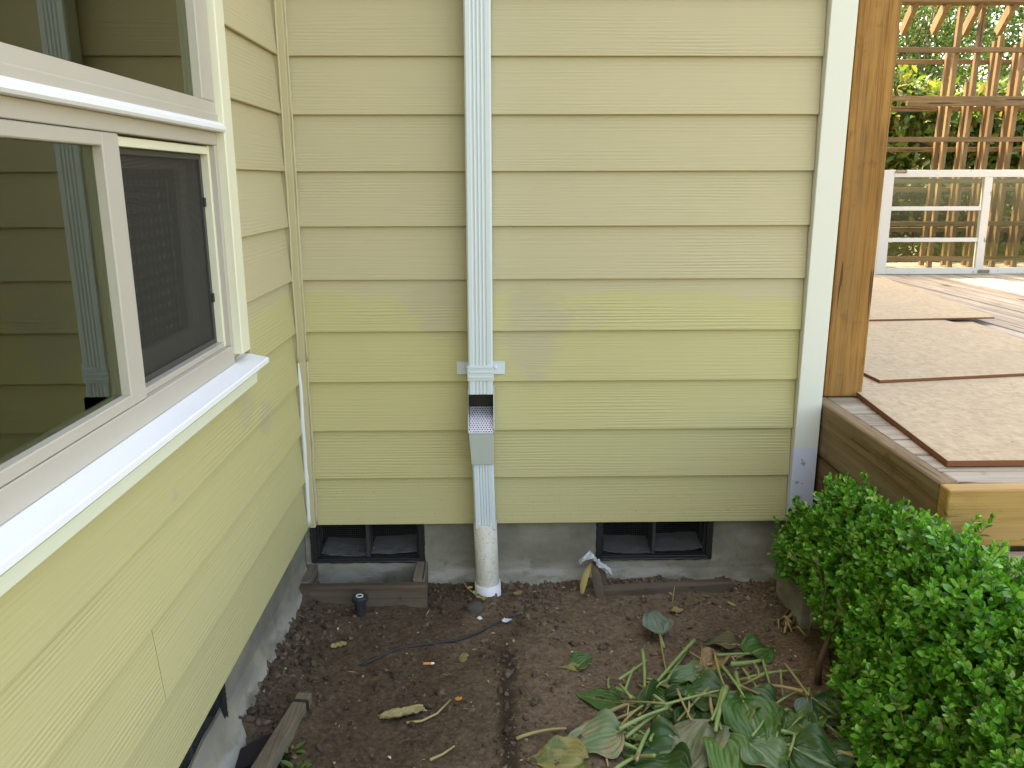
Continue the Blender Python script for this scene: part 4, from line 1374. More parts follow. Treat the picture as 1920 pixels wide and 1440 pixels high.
STALKS = [
  ((1.106, -0.529, -0.185), (1.082, -0.709, -0.215), 0.006, 'g'),
  ((1.277, -0.48, -0.185), (1.106, -0.694, -0.205), 0.0065, 'g'),
  ((1.185, -0.401, -0.205), (1.167, -0.596, -0.215), 0.0035, 'y'),
  ((1.092, -0.81, -0.185), (1.282, -0.779, -0.155), 0.0045, 'g'),
  ((0.981, -0.899, -0.185), (1.122, -0.829, -0.175), 0.006, 'g'),
  ((0.997, -0.908, -0.205), (1.149, -0.788, -0.185), 0.006, 'g'),
  ((1.009, -1.002, -0.195), (1.097, -0.846, -0.185), 0.006, 'g'),
  ((0.952, -1.016, -0.215), (1.016, -0.978, -0.205), 0.006, 'g'),
  ((1.291, -0.782, -0.145), (1.217, -0.954, -0.155), 0.008, 'g'),
  ((1.282, -0.779, -0.15), (1.218, -0.908, -0.155), 0.006, 'g'),
  ((1.307, -0.599, -0.155), (1.289, -0.779, -0.15), 0.0045, 'y'),
  ((1.311, -0.644, -0.165), (1.326, -0.83, -0.145), 0.005, 'g'),
  ((1.321, -0.582, -0.175), (1.434, -0.544, -0.195), 0.005, 'g'),
  ((1.346, -0.614, -0.185), (1.458, -0.579, -0.195), 0.008, 'g'),
  ((1.456, -0.586, -0.19), (1.443, -0.707, -0.205), 0.0045, 'g'),
  ((1.004, -0.692, -0.205), (1.057, -0.733, -0.215), 0.0055, 'g'),
  ((0.968, -0.791, -0.215), (1.055, -0.757, -0.205), 0.006, 't'),
  ((0.716, -0.882, -0.23), (0.85, -0.853, -0.215), 0.005, 't'),
  ((1.101, -0.744, -0.195), (1.144, -0.801, -0.205), 0.006, 'g'),
  ((1.166, -0.745, -0.175), (1.174, -0.88, -0.175), 0.004, 't'),
  ((1.196, -0.745, -0.185), (1.169, -0.855, -0.185), 0.004, 't'),
  ((1.398, -0.649, -0.205), (1.57, -0.605, -0.215), 0.005, 'g'),
  ((1.525, -0.584, -0.205), (1.519, -0.782, -0.175), 0.0045, 't'),
  ((0.961, -0.924, -0.205), (1.024, -0.958, -0.205), 0.007, 'g'),
  ((1.101, -0.859, -0.205), (1.079, -0.943, -0.205), 0.006, 'g'),
  ((1.095, -0.633, -0.215), (1.163, -0.711, -0.205), 0.005, 'g'),
  ((1.089, -0.653, -0.215), (1.149, -0.69, -0.205), 0.004, 't'),
  ((0.979, -0.821, -0.215), (1.11, -0.749, -0.205), 0.004, 't'),
  ((0.939, -0.914, -0.225), (0.942, -0.994, -0.225), 0.004, 't'),
  ((1.017, -0.855, -0.215), (1.027, -0.929, -0.215), 0.005, 't'),
  ((1.243, -0.475, -0.215), (1.295, -0.594, -0.195), 0.004, 't'),
  ((1.248, -0.592, -0.205), (1.145, -0.63, -0.205), 0.004, 'g'),
  ((1.39, -0.595, -0.205), (1.405, -0.701, -0.205), 0.005, 'g'),
  ((1.26, -0.727, -0.185), (1.143, -0.856, -0.195), 0.0045, 'y'),
  ((1.143, -0.682, -0.205), (1.252, -0.506, -0.205), 0.005, 'g'),
  ((1.365, -0.627, -0.205), (1.352, -0.714, -0.195), 0.008, 'g'),
]

def hosta_mesh(L, W, fold, droop, wave, ph, hole=False, roll=0.0):
    nu, nv = 18, 44
    vs = []
    for i in range(nu + 1):
        t = i / nu
        w = W / 2 * (math.sin(PI * min(1, t ** .62)) ** .85) * (1.06 - .25 * t) if 0 < t < 1 else 0.0
        w = max(w * (1 + .10 * mnoise.noise(Vector((t * 6, ph, 3)))), .0015)
        for j in range(nv + 1):
            s = j / nv * 2 - 1
            a = abs(s)
            w2 = w * (1 + (.12 * a ** 3) * mnoise.noise(Vector((t * 7, ph + (5 if s > 0 else 0), 1))))
            x = L * t + L * .07 * a * a * (1 - t) * -1.3
            yy = w2 * s
            z = fold * w * a ** 1.2 - droop * L * t * t + .0011 * math.cos(a * 9.3 * PI) * (1 - t ** 4) * min(1, w / .02)
            z += wave * a ** 1.6 * math.sin(t * 9 + ph + (2 if s > 0 else 0)) * W * .12
            z += wave * .35 * mnoise.noise(Vector((t * 4 + ph, s * 3, ph))) * W * .2
            if roll:
                ang = roll * s * 1.2
                yy, z = w * math.sin(ang) / max(.3, abs(roll) * 1.2) if roll else yy, z + w * (1 - math.cos(ang)) * .8
            vs.append((x, yy, z))
    fs = []
    for i in range(nu):
        for j in range(nv):
            if hole:
                t, s = (i + .5) / nu, (j + .5) / nv * 2 - 1
                if (abs(t - .46 + .05 * math.sin(j * 2.1)) < .07 and -.28 < s < .02) or (abs(t - .60) < .03 and -.2 < s < -.05): continue
            fs.append((i * (nv + 1) + j, (i + 1) * (nv + 1) + j, (i + 1) * (nv + 1) + j + 1, i * (nv + 1) + j + 1))
    return vs, fs


HL = dict(
    lone='lone pale silvery leaf standing on bare soil apart from the leaf pile',
    foldg='small folded green leaf lying alone on bare brown soil',
    foldy='curled yellow green leaf piece beside the small folded green leaf',
    hole='flat green leaf with a brown hole at the left of the pile',
    bigyellow='large pale leaf with tan blotched edge at lower left of the pile',
    bottomyellow='mottled yellow green leaf at the bottom edge left of the pile',
    darknarrow='narrow dark leaf seen edge on beside the flat holed leaf',
    largedark='large dark green leaf in the middle of the leaf pile',
    pale='pale green leaf above the large dark leaf in the pile',
    tan='dry orange tan curled leaf on top of the leaf pile',
    brownfold='brown folded leaf just right of the orange tan curled leaf',
    topdark='brownish wilted leaf at the far upper edge of the pile',
    rightgreen='green leaf at the far right end of the pile near the shrub',
    greytan='large grey tan leaf lying face up at the front of the pile',
    bright='bright green ribbed leaf at the front edge of the pile',
    bigright='large green ribbed leaf on the right of the pile',
    mid='bright green leaf beneath the large ribbed right leaf',
    dkr='dark green leaf behind the large ribbed right leaf',
    botdark='dark leaf at the bottom left under the green stalks',
    botdark2='dark leaf at the bottom edge below the grey tan leaf',
    rb='pale grey green leaf at the bottom right of the pile',
    hang='small withered silvery leaf hanging near the shrub base',
    shade='dark leaf in the shade directly beneath the boxwood shrub',
    small='small green leaf between the pile and the withered silvery leaf',
    largebot='large dark leaf at the bottom corner beneath the shrub',
    b25='green leaf at the lower right of the pile beside the dark corner leaf',
    b26='green leaf just right of the large ribbed leaf',
    u1='dark leaf buried under the grey tan leaf', u2='green leaf buried under the bright stalks in the pile middle',
    u3='dark leaf buried low at the front of the pile', u4='green leaf buried beneath the bright ribbed front leaf',
    u5='dark leaf buried low at the right toward the shrub')
_gh = np.random.default_rng(52)
_big = dict(bigright='large ribbed right leaf', largedark='large dark middle leaf', greytan='large grey tan leaf', bright='bright ribbed front leaf', botdark='dark bottom left leaf', rb='pale bottom right leaf', bigyellow='large blotched leaf', rightgreen='far right green leaf')
_bc = {nm: (Vector(b) + Vector(t)) / 2 for nm, b, t, w, mt in HOSTA if nm in _big}
_used = {}
for k in range(60):
    if len(_used) >= 16: break
    cx, cy, an = _gh.uniform(1.08, 1.50), _gh.uniform(-1.0, -.64), _gh.uniform(0, 2 * PI)
    ln, hh = _gh.uniform(.09, .15), _gh.uniform(.02, .055)
    mt = ('green', 'bright', 'dark', 'green', 'bright')[k % 5]
    m_ = Vector((cx, cy, -.2))
    nb = min(_bc, key=lambda q: (_bc[q] - m_).length)
    side = ('left' if cx < _bc[nb].x else 'right') + (' front' if cy < _bc[nb].y else ' back')
    word = {'green': 'mid green', 'bright': 'fresh bright green', 'dark': 'deep green'}[mt]
    lab = f'{word} limp leaf at the {side} of the {_big[nb]}'
    if lab in _used: continue
    _used[lab] = 1
    HL[f'extra{k}'] = lab
    HOSTA.append((f'extra{k}', (cx - math.cos(an) * ln / 2, cy - math.sin(an) * ln / 2, -.238 + hh), (cx + math.cos(an) * ln / 2, cy + math.sin(an) * ln / 2, -.238 + hh * _gh.uniform(.3, 1)), ln * _gh.uniform(.6, .85), mt))
HM = dict(green='h_green', dark='h_dark', bright='h_bright', pale='h_pale', silver='h_silver', yellow='h_yellow', blotch='h_blotch', greytan='h_greytan', tan='h_tan', brown='h_brown')
CURL = dict(tan=(.8, 2.4, 0), brownfold=(.9, 1.8, 0), foldg=(.9, .9, 0), foldy=(.4, 1.2, .3), darknarrow=(.9, .4, .5), topdark=(.5, 1.0, .5), hang=(.6, .8, .7), lone=(.45, .7, .5), bigyellow=(.12, .7, 0), hole=(.08, .4, 0), greytan=(.10, .8, 0))
for i, (nm, b, t, w, mt) in enumerate(HOSTA):
    b, t = Vector(b), Vector(t)
    for q in (b, t): q.z = -.238 + (q.z + .238) * .8
    L = max((t - b).length * 1.05, w * 1.05)
    fold, wave, roll = CURL.get(nm, (.10 + .16 * (i * .37 % 1), .7 + .7 * (i * .61 % 1), 0))
    droop = .10 + .22 * (i * .43 % 1)
    if nm in ('hole', 'bottomyellow'): droop = .05
    vs, fs = hosta_mesh(L, w, fold, droop, wave, i * 1.7, nm == 'hole', roll)
    d = (t - b).normalized()
    up = Vector((.22 * math.sin(i * 2.3), -.16 + .22 * math.cos(i * 1.9), 1))
    if nm == 'lone': up = Vector((.1, -.75, .8))
    if nm == 'hang': up = Vector((-.6, -.7, .3))
    if nm == 'darknarrow': up = Vector((-.9, .1, .5))
    sd = up.cross(d).normalized()
    n_ = d.cross(sd)
    # let the arched blade end near its tip point
    vv = [b + d * x + sd * y + n_ * (z + droop * L * .35 * (x / L)) for x, y, z in vs]
    fl = []
    for p in vv:
        gz = ground_z(p.x, p.y) + .003
        fl.append(Vector((p.x, p.y, max(p.z, gz + .25 * max(0, 0)))))
    root = thing('hosta_leaf', HL[nm], 'leaf', tuple(b), 'cut hosta leaves in the soil bed')
    mb = MB()
    mb.add(fl, fs)
    bo = mb.build('blade', MT[HM[mt]], root, origin=tuple(b), smooth=True)
    uvl = bo.data.uv_layers.new(name='UVMap')
    vi = np.zeros(len(bo.data.loops), np.int32)
    bo.data.loops.foreach_get('vertex_index', vi)
    uvl.data.foreach_set('uv', np.stack([(vi // 45) / 18.0, (vi % 45) / 44.0], -1).astype(np.float32).ravel())
    md = bo.modifiers.new('thick', 'SOLIDIFY'); md.thickness = .0009
    # short petiole of its own
    e = b - d * random.uniform(.03, .07) + Vector((random.uniform(-.01, .01), random.uniform(-.01, .01), -.015))
    e.z = max(e.z, ground_z(e.x, e.y) + .004)
    q = b + d * (L * .10) + n_ * .001
    sm = {'tan': 'stalk_t', 'brown': 'stalk_t', 'yellow': 'stalk_y', 'greytan': 'stalk_y'}.get(mt, 'stalk_g')
    if nm not in ('bottomyellow', 'foldy', 'foldg'):
        MB().tube([e, b.lerp(e, .4) + Vector((0, 0, .004)), b + Vector((0, 0, .002)), q], [.0040, .0036, .0030, .0015], 7).build('petiole', MT[sm], root, smooth=True)

SL = {0: 'short pale green stalk standing upright at the left back of the pile', 1: 'thick green stalk slanting at the back of the pile', 2: 'thin yellow stalk below the lone silvery leaf',
      8: 'thick bent green stalk arching over the grey tan leaf', 17: 'long dry yellow stalk lying left of the large blotched leaf', 21: 'pale green stalk reaching right toward the shrub',
      22: 'thin yellow stalk above the withered silvery leaf', 13: 'wide flat green stalk at the upper right of the pile'}
_gs = np.random.default_rng(77)
for _ in range(44):
    cx, cy, an, ln = _gs.uniform(.98, 1.50), _gs.uniform(-1.0, -.62), _gs.uniform(0, PI), _gs.uniform(.05, .16)
    h1, h2 = _gs.uniform(.005, .07, 2)
    dx_, dy_ = math.cos(an) * ln / 2, math.sin(an) * ln / 2
    STALKS.append(((cx - dx_, cy - dy_, -.238 + h1), (cx + dx_, cy + dy_, -.238 + h2), _gs.uniform(.0028, .0055), 'ggytt'[_gs.integers(0, 5)]))
_base = {nm: (Vector(b) + Vector(t)) / 2 for nm, b, t, w, mt in HOSTA}
SHORT = dict(hole='flat holed leaf', bigyellow='large blotched leaf', darknarrow='narrow dark leaf', largedark='large dark middle leaf', pale='pale green upper leaf', tan='orange tan curled leaf',
             brownfold='brown folded leaf', topdark='brownish wilted leaf', rightgreen='far right green leaf', greytan='large grey tan leaf', bright='bright ribbed front leaf', bigright='large ribbed right leaf',
             botdark='dark bottom left leaf', rb='pale bottom right leaf', small='small green leaf', hang='withered silvery leaf', largebot='dark corner leaf', bottomyellow='mottled yellow leaf', b26='green leaf right of the ribbed one')
SPOT = {nm: (Vector(b) + Vector(t)) / 2 for nm, b, t, w, mt in HOSTA if nm in SHORT}
_seen = {}
for i, (a, b, r, k) in enumerate(STALKS):
    a, b = Vector(a), Vector(b)
    for p in (a, b): p.z = max(p.z, ground_z(p.x, p.y) + r)
    mid = (a + b) / 2 + Vector((random.uniform(-.01, .01), random.uniform(-.01, .01), random.uniform(.0, .012)))
    pts = [((1 - t) ** 2) * a + 2 * t * (1 - t) * mid + t * t * b for t in [q / 7 for q in range(8)]]
    o = MB().tube(pts, [r * (1 - .35 * q / 7) for q in range(8)], 8).build('leaf_stalk', MT['stalk_' + k], None, smooth=True)
    kind = {'g': 'green', 'y': 'yellowing', 't': 'dry tan'}[k]
    near = sorted(SPOT, key=lambda q: (SPOT[q] - mid).length)
    ln = (b - a).length
    size = ('thick ' if r > .0054 else 'thin ' if r < .0042 else '') + ('long' if ln > .13 else 'short' if ln < .085 else '')
    size = size.strip() or 'plain'
    lab = f'{size} {kind} cut stalk beside the {SHORT[near[0]]}'
    if lab in _seen: lab = f'{size} {kind} stalk between the {SHORT[near[0]]} and {SHORT[near[1]]}'
    if lab in _seen: lab = f'{size} {kind} cut stalk nearest the {SHORT[near[1]]}'
    _seen[lab] = 1
    tag(o, SL.get(i, lab), 'stalk', 'cut hosta stalks')

# ================================================================== LITTER THINGS ON THE SOIL
def crumple(name, label, cat, mat, x, y, L, W, yaw, amp, zoff=.004, bend=.0, group=None, seed=0, nu=14, nv=9):
    c, s = math.cos(yaw), math.sin(yaw)
    gz = ground_z(x, y)

    def fn(u, v):
        a, b = (u - .5) * L, (v - .5) * W * (math.sin(PI * (.08 + .86 * u)) ** .6)
        k = mnoise.noise(Vector((u * 3.3 + seed, v * 3.3, seed * 1.7)))
        z = abs(k) * amp * 1.6 + bend * (2 * v - 1) ** 2 * W + .45 * amp * abs(mnoise.noise(Vector((u * 5, v * 11, seed)))) + .25 * amp * mnoise.noise(Vector((u * 17, v * 17, seed)))
        a += .12 * L * mnoise.noise(Vector((v * 4, seed, 1)))
        b += .22 * W * mnoise.noise(Vector((u * 7, seed, 9))) * (1 if v > .5 else -.6)
        return (x + a * c - b * s, y + a * s + b * c, max(gz + zoff * .3, gz + zoff + z))
    o = MB().grid(fn, nu, nv).build(name, mat, None, smooth=True)
    md = o.modifiers.new('thick', 'SOLIDIFY'); md.thickness = .0008
    return tag(o, label, cat, group)


G = 'dead leaves on the soil'
crumple('dead_leaf', 'tan crumpled dead leaf on dark soil below the sprinkler', 'leaf', MT['dry_leaf'], .165, -.41, .050, .032, .3, .010, group=G, seed=3)
crumple('dead_leaf', 'long curled yellow dead leaf lying in the lower left soil', 'leaf', leaf_mat('straw_leaf', [(.40, .31, .11)], .15, .6, 'object', .25, True, ((.24, .17, .06), 20, .52)), .405, -.757, .125, .044, .28, .011, bend=.16, group=G, seed=5, nu=34, nv=14)
crumple('dead_leaf', 'small yellow green fallen leaf near the dark drip tube', 'leaf', MT['h_yellow'], .561, -.478, .050, .026, 1.4, .006, group=G, seed=7)
crumple('dead_leaf', 'small orange leaf scrap on soil right of the cigarette butt', 'leaf', plain('orange_leaf', (.50, .22, .03), .6, .3), .556, -.690, .022, .018, .4, .004, group=G, seed=9, nu=8, nv=6)
crumple('white_scrap', 'small crumpled white scrap by the end of the drip tube', 'scrap', MT['white_bit'], .700, -.283, .034, .022, .2, .012, seed=12, nu=10, nv=8)
crumple('bark_chip', 'orange brown bark chip on soil near the right edging board', 'chip', MT['husk_y'], 1.485, -.162, .038, .016, -1.0, .003, seed=14, nu=8, nv=5)
crumple('dead_leaf', 'straw coloured dead leaf shred on soil behind the lone silvery leaf', 'leaf', MT['dry_leaf'], 1.285, -.205, .05, .03, .2, .012, group=G, seed=21)
crumple('dead_leaf', 'small tan dead leaf at the foot of the plastic drain pipe', 'leaf', MT['dry_leaf'], .742, -.075, .035, .022, .6, .008, group=G, seed=24, nu=10, nv=7)
crumple('dead_leaf', 'brown curled leaf on the dark strip left of the leaf pile', 'leaf', MT['husk'], .775, -.72, .05, .02, 1.1, .012, group=G, seed=27)

cg = thing('cigarette_butt', 'orange tipped cigarette butt lying on the soil', 'cigarette butt', (.458, -.516, ground_z(.458, -.516)))
gz = ground_z(.458, -.516) + .0046
MB().tube([(.442, -.5165, gz), (.466, -.5158, gz)], .004, 14).build('filter', MT['cig_filter'], cg, smooth=False)
MB().tube([(.4662, -.5158, gz), (.4735, -.5154, gz + .0003), (.4752, -.5152, gz + .0006)], [.0039, .0036, .0022], 14).build('burnt_end', MT['cig_paper'], cg)


def stalkthing(name, label, cat, mat, pts, r, group=None):
    P = []
    for (x, y, h) in pts: P.append(Vector((x, y, ground_z(x, y) + h)))
    o = MB().tube(P, [r * (1 - .4 * i / (len(P) - 1)) for i in range(len(P))], 7).build(name, mat, None, smooth=True)
    return tag(o, label, cat, group)


stalkthing('dry_stalk', 'dry yellow stalk curving beside the long curled yellow leaf', 'stalk', MT['stalk_t'], [(.42, -.795, .004), (.46, -.785, .006), (.50, -.755, .008), (.535, -.70, .006)], .0042)
stalkthing('stick', 'short pale peeled stick at the bottom edge of the soil', 'stick', MT['stalk_t'], [(.495, -.945, .004), (.525, -.918, .006), (.555, -.888, .005)], .0042)
stalkthing('dry_stalk', 'thin dead stem standing upright before the right edging board', 'stem', MT['stalk_t'], [(1.275, -.20, -.01), (1.272, -.185, .04), (1.278, -.18, .085)], .0022)
stalkthing('twig', 'fine dark twig lying on soil below the edging board', 'twig', MT['bark'], [(1.30, -.19, .004), (1.35, -.17, .008), (1.40, -.145, .004)], .0025)
vine = thing('vine_sprig', 'yellowing vine sprig leaning on the plastic drain pipe coupling', 'sprig', (.60, -.11, -.25))
gz = ground_z(.6, -.12)
MB().tube([(.545, -.085, gz + .055), (.565, -.105, gz + .035), (.592, -.125, gz + .022), (.625, -.135, gz + .008)], .0018, 6).build('stem', MT['stalk_y'], vine, smooth=True)
for (x, y, z, a) in ((.562, -.112, .038, .4), (.585, -.12, .022, 1.2), (.592, -.135, .020, -.6), (.612, -.137, .014, .2), (.622, -.145, .010, 1.9)):
    v, f = leaf_proto(.022, .016, .25, .15, 5)
    c, s = math.cos(a), math.sin(a)
    MB().add([(x + p[0] * c - p[1] * s, y + p[0] * s + p[1] * c, gz + z + p[2] + p[0] * .25) for p in v], [tuple(q) for q in f]).build('leaf', MT['husk_y'], vine)

# stones
def rock(name, label, cat, mat, x, y, r, sq=(1, 1, .7), seed=0, sink=.35):
    bm = bmesh.new()
    bmesh.ops.create_icosphere(bm, subdivisions=3, radius=1)
    for v in bm.verts:
        p = v.co.copy()
        k = 1 + .28 * mnoise.noise(p * 1.6 + Vector((seed, 0, 0))) + .12 * mnoise.noise(p * 4 + Vector((0, seed, 0)))
        v.co = Vector((p.x * sq[0], p.y * sq[1], p.z * sq[2])) * k * r
    me = bpy.data.meshes.new(name)
    bm.to_mesh(me); bm.free()
    me.polygons.foreach_set('use_smooth', [True] * len(me.polygons))
    me.materials.append(mat)
    o = link_mesh(name, me, (x, y, ground_z(x, y) + r * sq[2] * (1 - 2 * sink) * .6))
    return tag(o, label, cat)


rock('stone', 'muddy grey stone on soil just left of the drain pipe coupling', 'stone', MT['stone'], .588, -.185, .034, (1.15, .9, .75), 3)
rock('stone', 'small pale pebble on soil below the muddy grey stone', 'stone', MT['white_bit'], .607, -.245, .0085, (1.1, .9, .7), 8)

# crumpled film caught on a dried husk, against the concrete
fz = ground_z(1.0, -.06)
hk = thing('dried_plant_husk', 'brown dried plant husk propped between concrete and edging board', 'husk', (1.0, -.06, fz))


def strip(mb, pts, w, n):
    pts = [Vector(p) for p in pts]
    v = []
    for i, p in enumerate(pts):
        d = (pts[min(i + 1, len(pts) - 1)] - pts[max(i - 1, 0)]).normalized()
        s = d.cross(Vector(n)).normalized() * w[i] / 2
        v += [p - s, p + Vector(n).normalized() * w[i] * .18, p + s]
    f = []
    for i in range(len(pts) - 1):
        a = 3 * i
        f += [(a, a + 3, a + 4, a + 1), (a + 1, a + 4, a + 5, a + 2)]
    return mb.add(v, f)


strip(MB(), [(1.010, -.06, fz + .095), (1.018, -.085, fz + .07), (1.026, -.105, fz + .03), (1.030, -.115, fz - .005)], [.012, .030, .036, .028], (-.3, -1, .4)).build('dark_scale', MT['husk'], hk, smooth=True)
strip(MB(), [(1.004, -.05, fz + .095), (.985, -.07, fz + .065), (.972, -.09, fz + .03), (.968, -.10, fz + .005)], [.010, .022, .024, .012], (-.5, -1, .4)).build('yellow_scale', MT['husk_y'], hk, smooth=True)
strip(MB(), [(1.01, -.04, fz + .10), (1.035, -.045, fz + .08), (1.05, -.055, fz + .05), (1.056, -.06, fz + .02)], [.012, .020, .022, .014], (.4, -1, .5)).build('brown_scale', MT['husk'], hk, smooth=True)
fo = MB()


def foilf(u, v):
    a = (u - .5) * .085
    b = (v - .5) * .06
    k = mnoise.noise(Vector((u * 4, v * 4, 3)))
    k2 = mnoise.noise(Vector((u * 11, v * 11, 8)))
    return (1.005 + a + k2 * .008 + (.03 if u > .75 else 0) * (u - .75) * 4, -.055 + b * .7 + k2 * .008, fz + .108 + .020 * math.cos((u - .42) * 4.4) - .035 * max(0, u - .6) * 2 + k * .016 + k2 * .010)


fo.grid(foilf, 22, 16)
o = fo.build('crumpled_film', MT['foil'], None, smooth=False)
md = o.modifiers.new('thick', 'SOLIDIFY'); md.thickness = .001
tag(o, 'crumpled silvery film resting on the brown husk against the concrete', 'film')

# dry root crown near the shrub
rc = thing('root_crown', 'cut dry root crown with pale stubs left of the shrub', 'roots', (1.63, -.30, ground_z(1.63, -.3)))
gr = np.random.default_rng(4)
for k in range(11):
    a = gr.uniform(-2.6, .6)
    gz = ground_z(1.62, -.29)
    x0, y0 = 1.625 + gr.uniform(-.02, .02), -.29 + gr.uniform(-.03, .03)
    ln = gr.uniform(.05, .10)
    p = [(x0, y0, gz - .01), (x0 + math.cos(a) * ln * .5, y0 + math.sin(a) * ln * .5, gz + .018 + gr.uniform(0, .02)), (x0 + math.cos(a) * ln, y0 + math.sin(a) * ln, gz + gr.uniform(.0, .03))]
    r = gr.uniform(.003, .0075)
    MB().tube(p, [r, r * .9, r * .5], 6).build('root', MT['stalk_t'] if k % 3 else MT['bark'], rc, smooth=True)

# small weeds
def weed(label, x, y, n, L, mat, seed):
    g = np.random.default_rng(seed)
    gz = ground_z(x, y)
    r = thing('weed', label, 'weed', (x, y, gz))
    for k in range(n):
        a = 2 * PI * k / n + g.uniform(-.4, .4)
        el = g.uniform(.2, .9)
        d = Vector((math.cos(a) * math.cos(el), math.sin(a) * math.cos(el), math.sin(el)))
        v, f = leaf_proto(L * g.uniform(.7, 1.1), L * .42, .25, .3, 5)
        s = Vector((0, 0, 1)).cross(d).normalized()
        nn = d.cross(s)
        st = Vector((x, y, gz)) + d * L * .35
        MB().add([st + d * p[0] + s * p[1] + nn * p[2] for p in v], [tuple(q) for q in f]).build('leaf', mat, r, smooth=True)
    MB().tube([(x, y, gz - .01), (x, y, gz + L * .3)], .0015, 5).build('stem', MT['twig'], r)


weed('little green weed growing beside the pale timber', .135, -.905, 7, .030, MT['h_bright'], 2)
weed('small fern like sprout at the bottom edge near the pale timber', .165, -.975, 8, .036, MT['h_green'], 5)
weed('tiny weed seedling on soil below the cigarette butt', .415, -.575, 4, .012, MT['h_bright'], 6)
weed('bright weed under the siding at the lower left corner', -.005, -1.06, 6, .030, MT['h_bright'], 7)
weed('small green seedling near the root crown', 1.545, -.33, 4, .016, MT['h_bright'], 8)

# ================================================================== CLODS AND LITTER (uncountable)
def blob_protos(k):
    out = []
    for s in range(k):
        bm = bmesh.new()
        bmesh.ops.create_icosphere(bm, subdivisions=2, radius=1)
        for v in bm.verts:
            p = v.co.copy()
            v.co = p * (1 + .55 * mnoise.noise(p * 1.4 + Vector((s * 7.1, 0, 0))) + .45 * mnoise.noise(p * 3.1 + Vector((0, s * 3.3, 0))))
        bm.verts.ensure_lookup_table()
        V = np.array([v.co[:] for v in bm.verts])
        F = np.array([[v.index for v in f.verts] for f in bm.faces])
        bm.free()
        out.append((V, F))
    return out


g = np.random.default_rng(21)
P, S = [], []


def dens(x, y):
    d = .06
    d += .85 * math.exp(-max(0, x) / .10) * (1 if y < -.14 else .2)
    d += .9 * math.exp(-((y + .02) / .07) ** 2)
    d += .55 * max(0, 1 - abs(x - .78) / .16) * (y > -.35)
    d += .15 * (x > 1.25) * math.exp(-((y + .2) / .15) ** 2)
    d += .5 * math.exp(-((x - .70) / .05) ** 2) * (y < -.45)
    d += .12 * (mnoise.noise(Vector((x * 5, y * 5, 0))) > .12)
    return min(d, 1.3)


while len(P) < 3600:
    x, y = g.uniform(-.03, 2.0), g.uniform(-1.25, .02)
    if g.random() * 1.3 > dens(x, y): continue
    if -.03 < x < .42 and y > -.155: continue
    r = .0016 + .0048 * g.random() ** 3 + (.010 * g.random() ** 8)
    if x < .13 and -.86 < y < -.3: r *= 1.45
    P.append((x, y, ground_z(x, y) + r * .2)); S.append(r)
P, S = np.array(P), np.array(S)
d = g.normal(size=P.shape)
R = frames(d, g.normal(size=P.shape)) * np.array([1.25, .95, .62])[None, None, :]
V, F = scatter_leaves(blob_protos(6), P, R, S, g.integers(0, 6, len(P)))
tag(link_mesh('soil_clods', np_mesh('soil_clods', V, F, MT['clod'], (0, 0, 0), True), (0, 0, 0)), 'crumbly brown clods scattered over the soil bed', 'soil', None, 'stuff')
# bark mulch, straw and leaf crumbs
P, D, S, I = [], [], [], []
while len(P) < 3800:
    x, y = g.uniform(-.03, 2.0), g.uniform(-1.25, .02)
    w = .20 + .6 * math.exp(-((y + .04) / .12) ** 2) + .5 * (x > 1.3) + .35 * math.exp(-max(0, x) / .12) + .3 * (x > .9) * (y < -.3)
    if g.random() > w: continue
    P.append((x, y, ground_z(x, y) + .003)); S.append(g.uniform(.25, 1.0) ** 1.4); I.append(0 if g.random() < .55 else 1)
    a = g.uniform(0, 2 * PI)
    D.append((math.cos(a), math.sin(a), g.normal() * .25))
P, D, S, I = map(np.array, (P, D, S, I))
R = frames(D, np.array([0, 0, 1.0]) + g.normal(size=P.shape) * .35)
V, F = scatter_leaves([leaf_proto(.017, .009, .3, .2, 4), leaf_proto(.034, .0026, .5, .1, 4)], P, R, S, I)
tag(link_mesh('leaf_litter', np_mesh('leaf_litter', V, F, MT['litter'], (0, 0, 0)), (0, 0, 0)), 'fine bark chips straw and dry leaf crumbs on soil', 'litter', None, 'stuff')

# ================================================================== BACKGROUND PLANTS
BROAD = [leaf_proto(.105, .042, .2, .25, 4), leaf_proto(.085, .040, .3, .4, 4)]
SMALL = [leaf_proto(.07, .042, .2, .2, 3), leaf_proto(.055, .035, .3, .35, 3)]


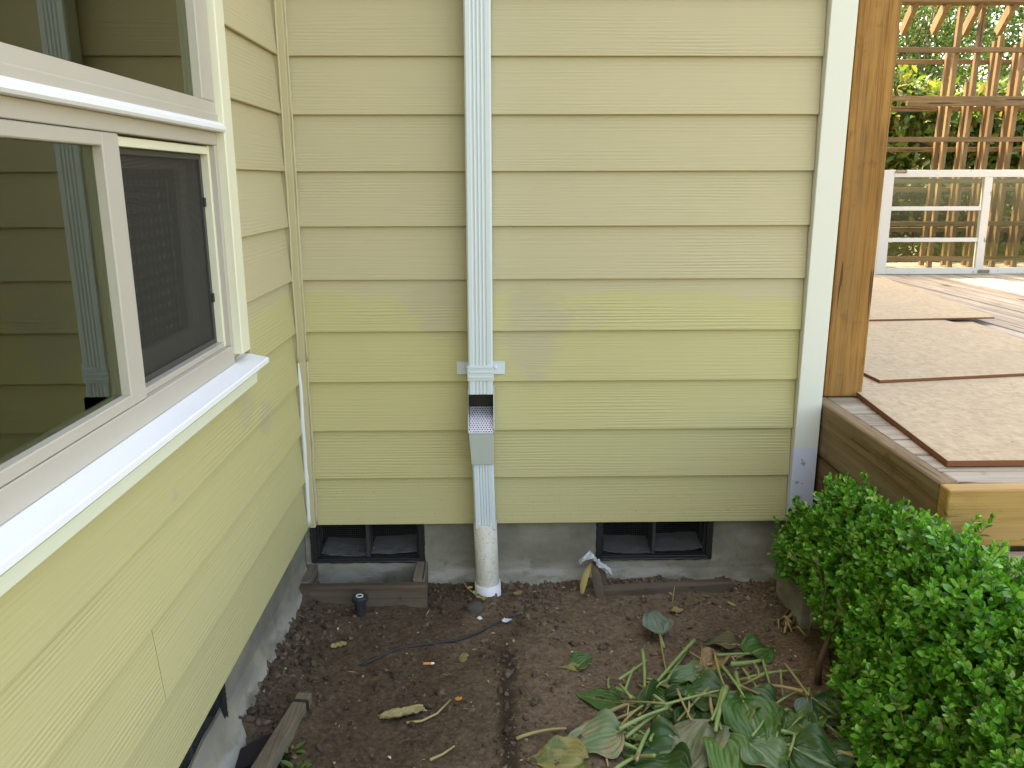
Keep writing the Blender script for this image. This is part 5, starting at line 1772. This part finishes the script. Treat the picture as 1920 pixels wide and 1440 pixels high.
def plant(name, label, cat, base, blobs, n, protos, mat, seed, trunk_r, trunk_h, stem_name='trunk', group=None):
    g = np.random.default_rng(seed)
    P, D, U, S = [], [], [], []
    clus = []
    for (c, rad, w) in blobs:
        for _ in range(int(n * w / 9)):
            q = g.normal(size=3); q /= np.linalg.norm(q)
            c0 = np.array(c) + q * np.array(rad) * g.random() ** .45
            ax = q * .5 + np.array([0, 0, .6]) + g.normal(size=3) * .4
            for k in range(9):
                dd = g.normal(size=3) * .8 + ax * .6
                P.append(c0 + g.normal(size=3) * .05); D.append(dd); U.append(ax + g.normal(size=3) * .3); S.append(g.uniform(.7, 1.3))
            clus.append(c0)
    P, D, U, S = map(np.array, (P, D, U, S))
    R = frames(D, U)
    V, F = scatter_leaves(protos, P, R, S, g.integers(0, len(protos), len(P)))
    root = thing(name, label, cat, base, group)
    o = link_mesh('crown', np_mesh('crown', V, F, mat, base), base, root)
    tb = MB()
    x, y, z = base
    top = Vector((x, y, z + trunk_h))
    tb.tube([(x, y, z - .1), (x + .04, y, z + trunk_h * .5), top], [trunk_r, trunk_r * .8, trunk_r * .55], 8)
    for c0 in clus[::max(1, len(clus) // 22)]:
        st = Vector((x, y, z + trunk_h * g.uniform(.35, 1)))
        c0 = Vector(c0)
        tb.tube([st, st.lerp(c0, .5) + Vector(g.normal(size=3) * .08), c0], [trunk_r * .35, trunk_r * .22, trunk_r * .08], 5)
    tb.build(stem_name, MT['bark'], root, smooth=True)
    return root


GB = -.24
GS = 'bushes behind the trellis'
plant('broadleaf_shrub', 'sunlit broad leaved bush behind the left end of the trellis', 'shrub', (4.7, 5.75, GB), [((4.7, 5.75, .75), (.75, .50, .9), 1), ((4.6, 5.8, 1.75), (.60, .4, .50), .7)], 5200, BROAD, MT['rhodo'], 31, .04, .8, 'trunk', GS)
plant('broadleaf_shrub', 'broad leaved bush behind the middle of the trellis', 'shrub', (5.9, 5.9, GB), [((5.8, 5.85, .75), (.8, .5, .95), 1), ((5.7, 5.9, 1.65), (.65, .4, .5), .7)], 5600, BROAD, MT['rhodo'], 32, .04, .8, 'trunk', GS)
plant('broadleaf_shrub', 'dark broad leaved bush behind the right part of the trellis', 'shrub', (7.2, 6.0, GB), [((7.2, 6.0, .9), (.9, .55, 1.1), 1)], 4200, BROAD, MT['rhodo'], 33, .04, .8, 'trunk', GS)
plant('young_tree', 'light green young tree behind the trellis left of the braces', 'tree', (5.6, 8.2, GB), [((6.0, 8.2, 2.4), (1.2, .8, .9), 1), ((6.3, 8.3, 3.4), (1.4, .9, .7), .8)], 5600, SMALL, MT['tree'], 34, .06, 3.0)
plant('leafy_tree', 'dark leafy tree rising behind the right side of the trellis', 'tree', (8.6, 9.6, GB), [((8.5, 9.6, 3.1), (1.6, 1.1, 1.3), 1), ((7.9, 9.4, 4.3), (1.5, 1.2, .9), .7), ((9.3, 9.6, 1.8), (1.2, 1, 1), .6)], 7600, [(v * 1.25, f) for v, f in SMALL], MT['tree'], 35, .11, 4.2)
plant('leafy_tree', 'tall leafy tree far behind the trellis on the left', 'tree', (8.4, 13.5, GB), [((8.4, 13.5, 3.0), (2.2, 1.3, 1.9), 1), ((8.2, 13.3, 5.2), (2.0, 1.3, 1.2), .6)], 6500, [(v * 1.7, f) for v, f in SMALL], MT['tree'], 36, .13, 4.6)
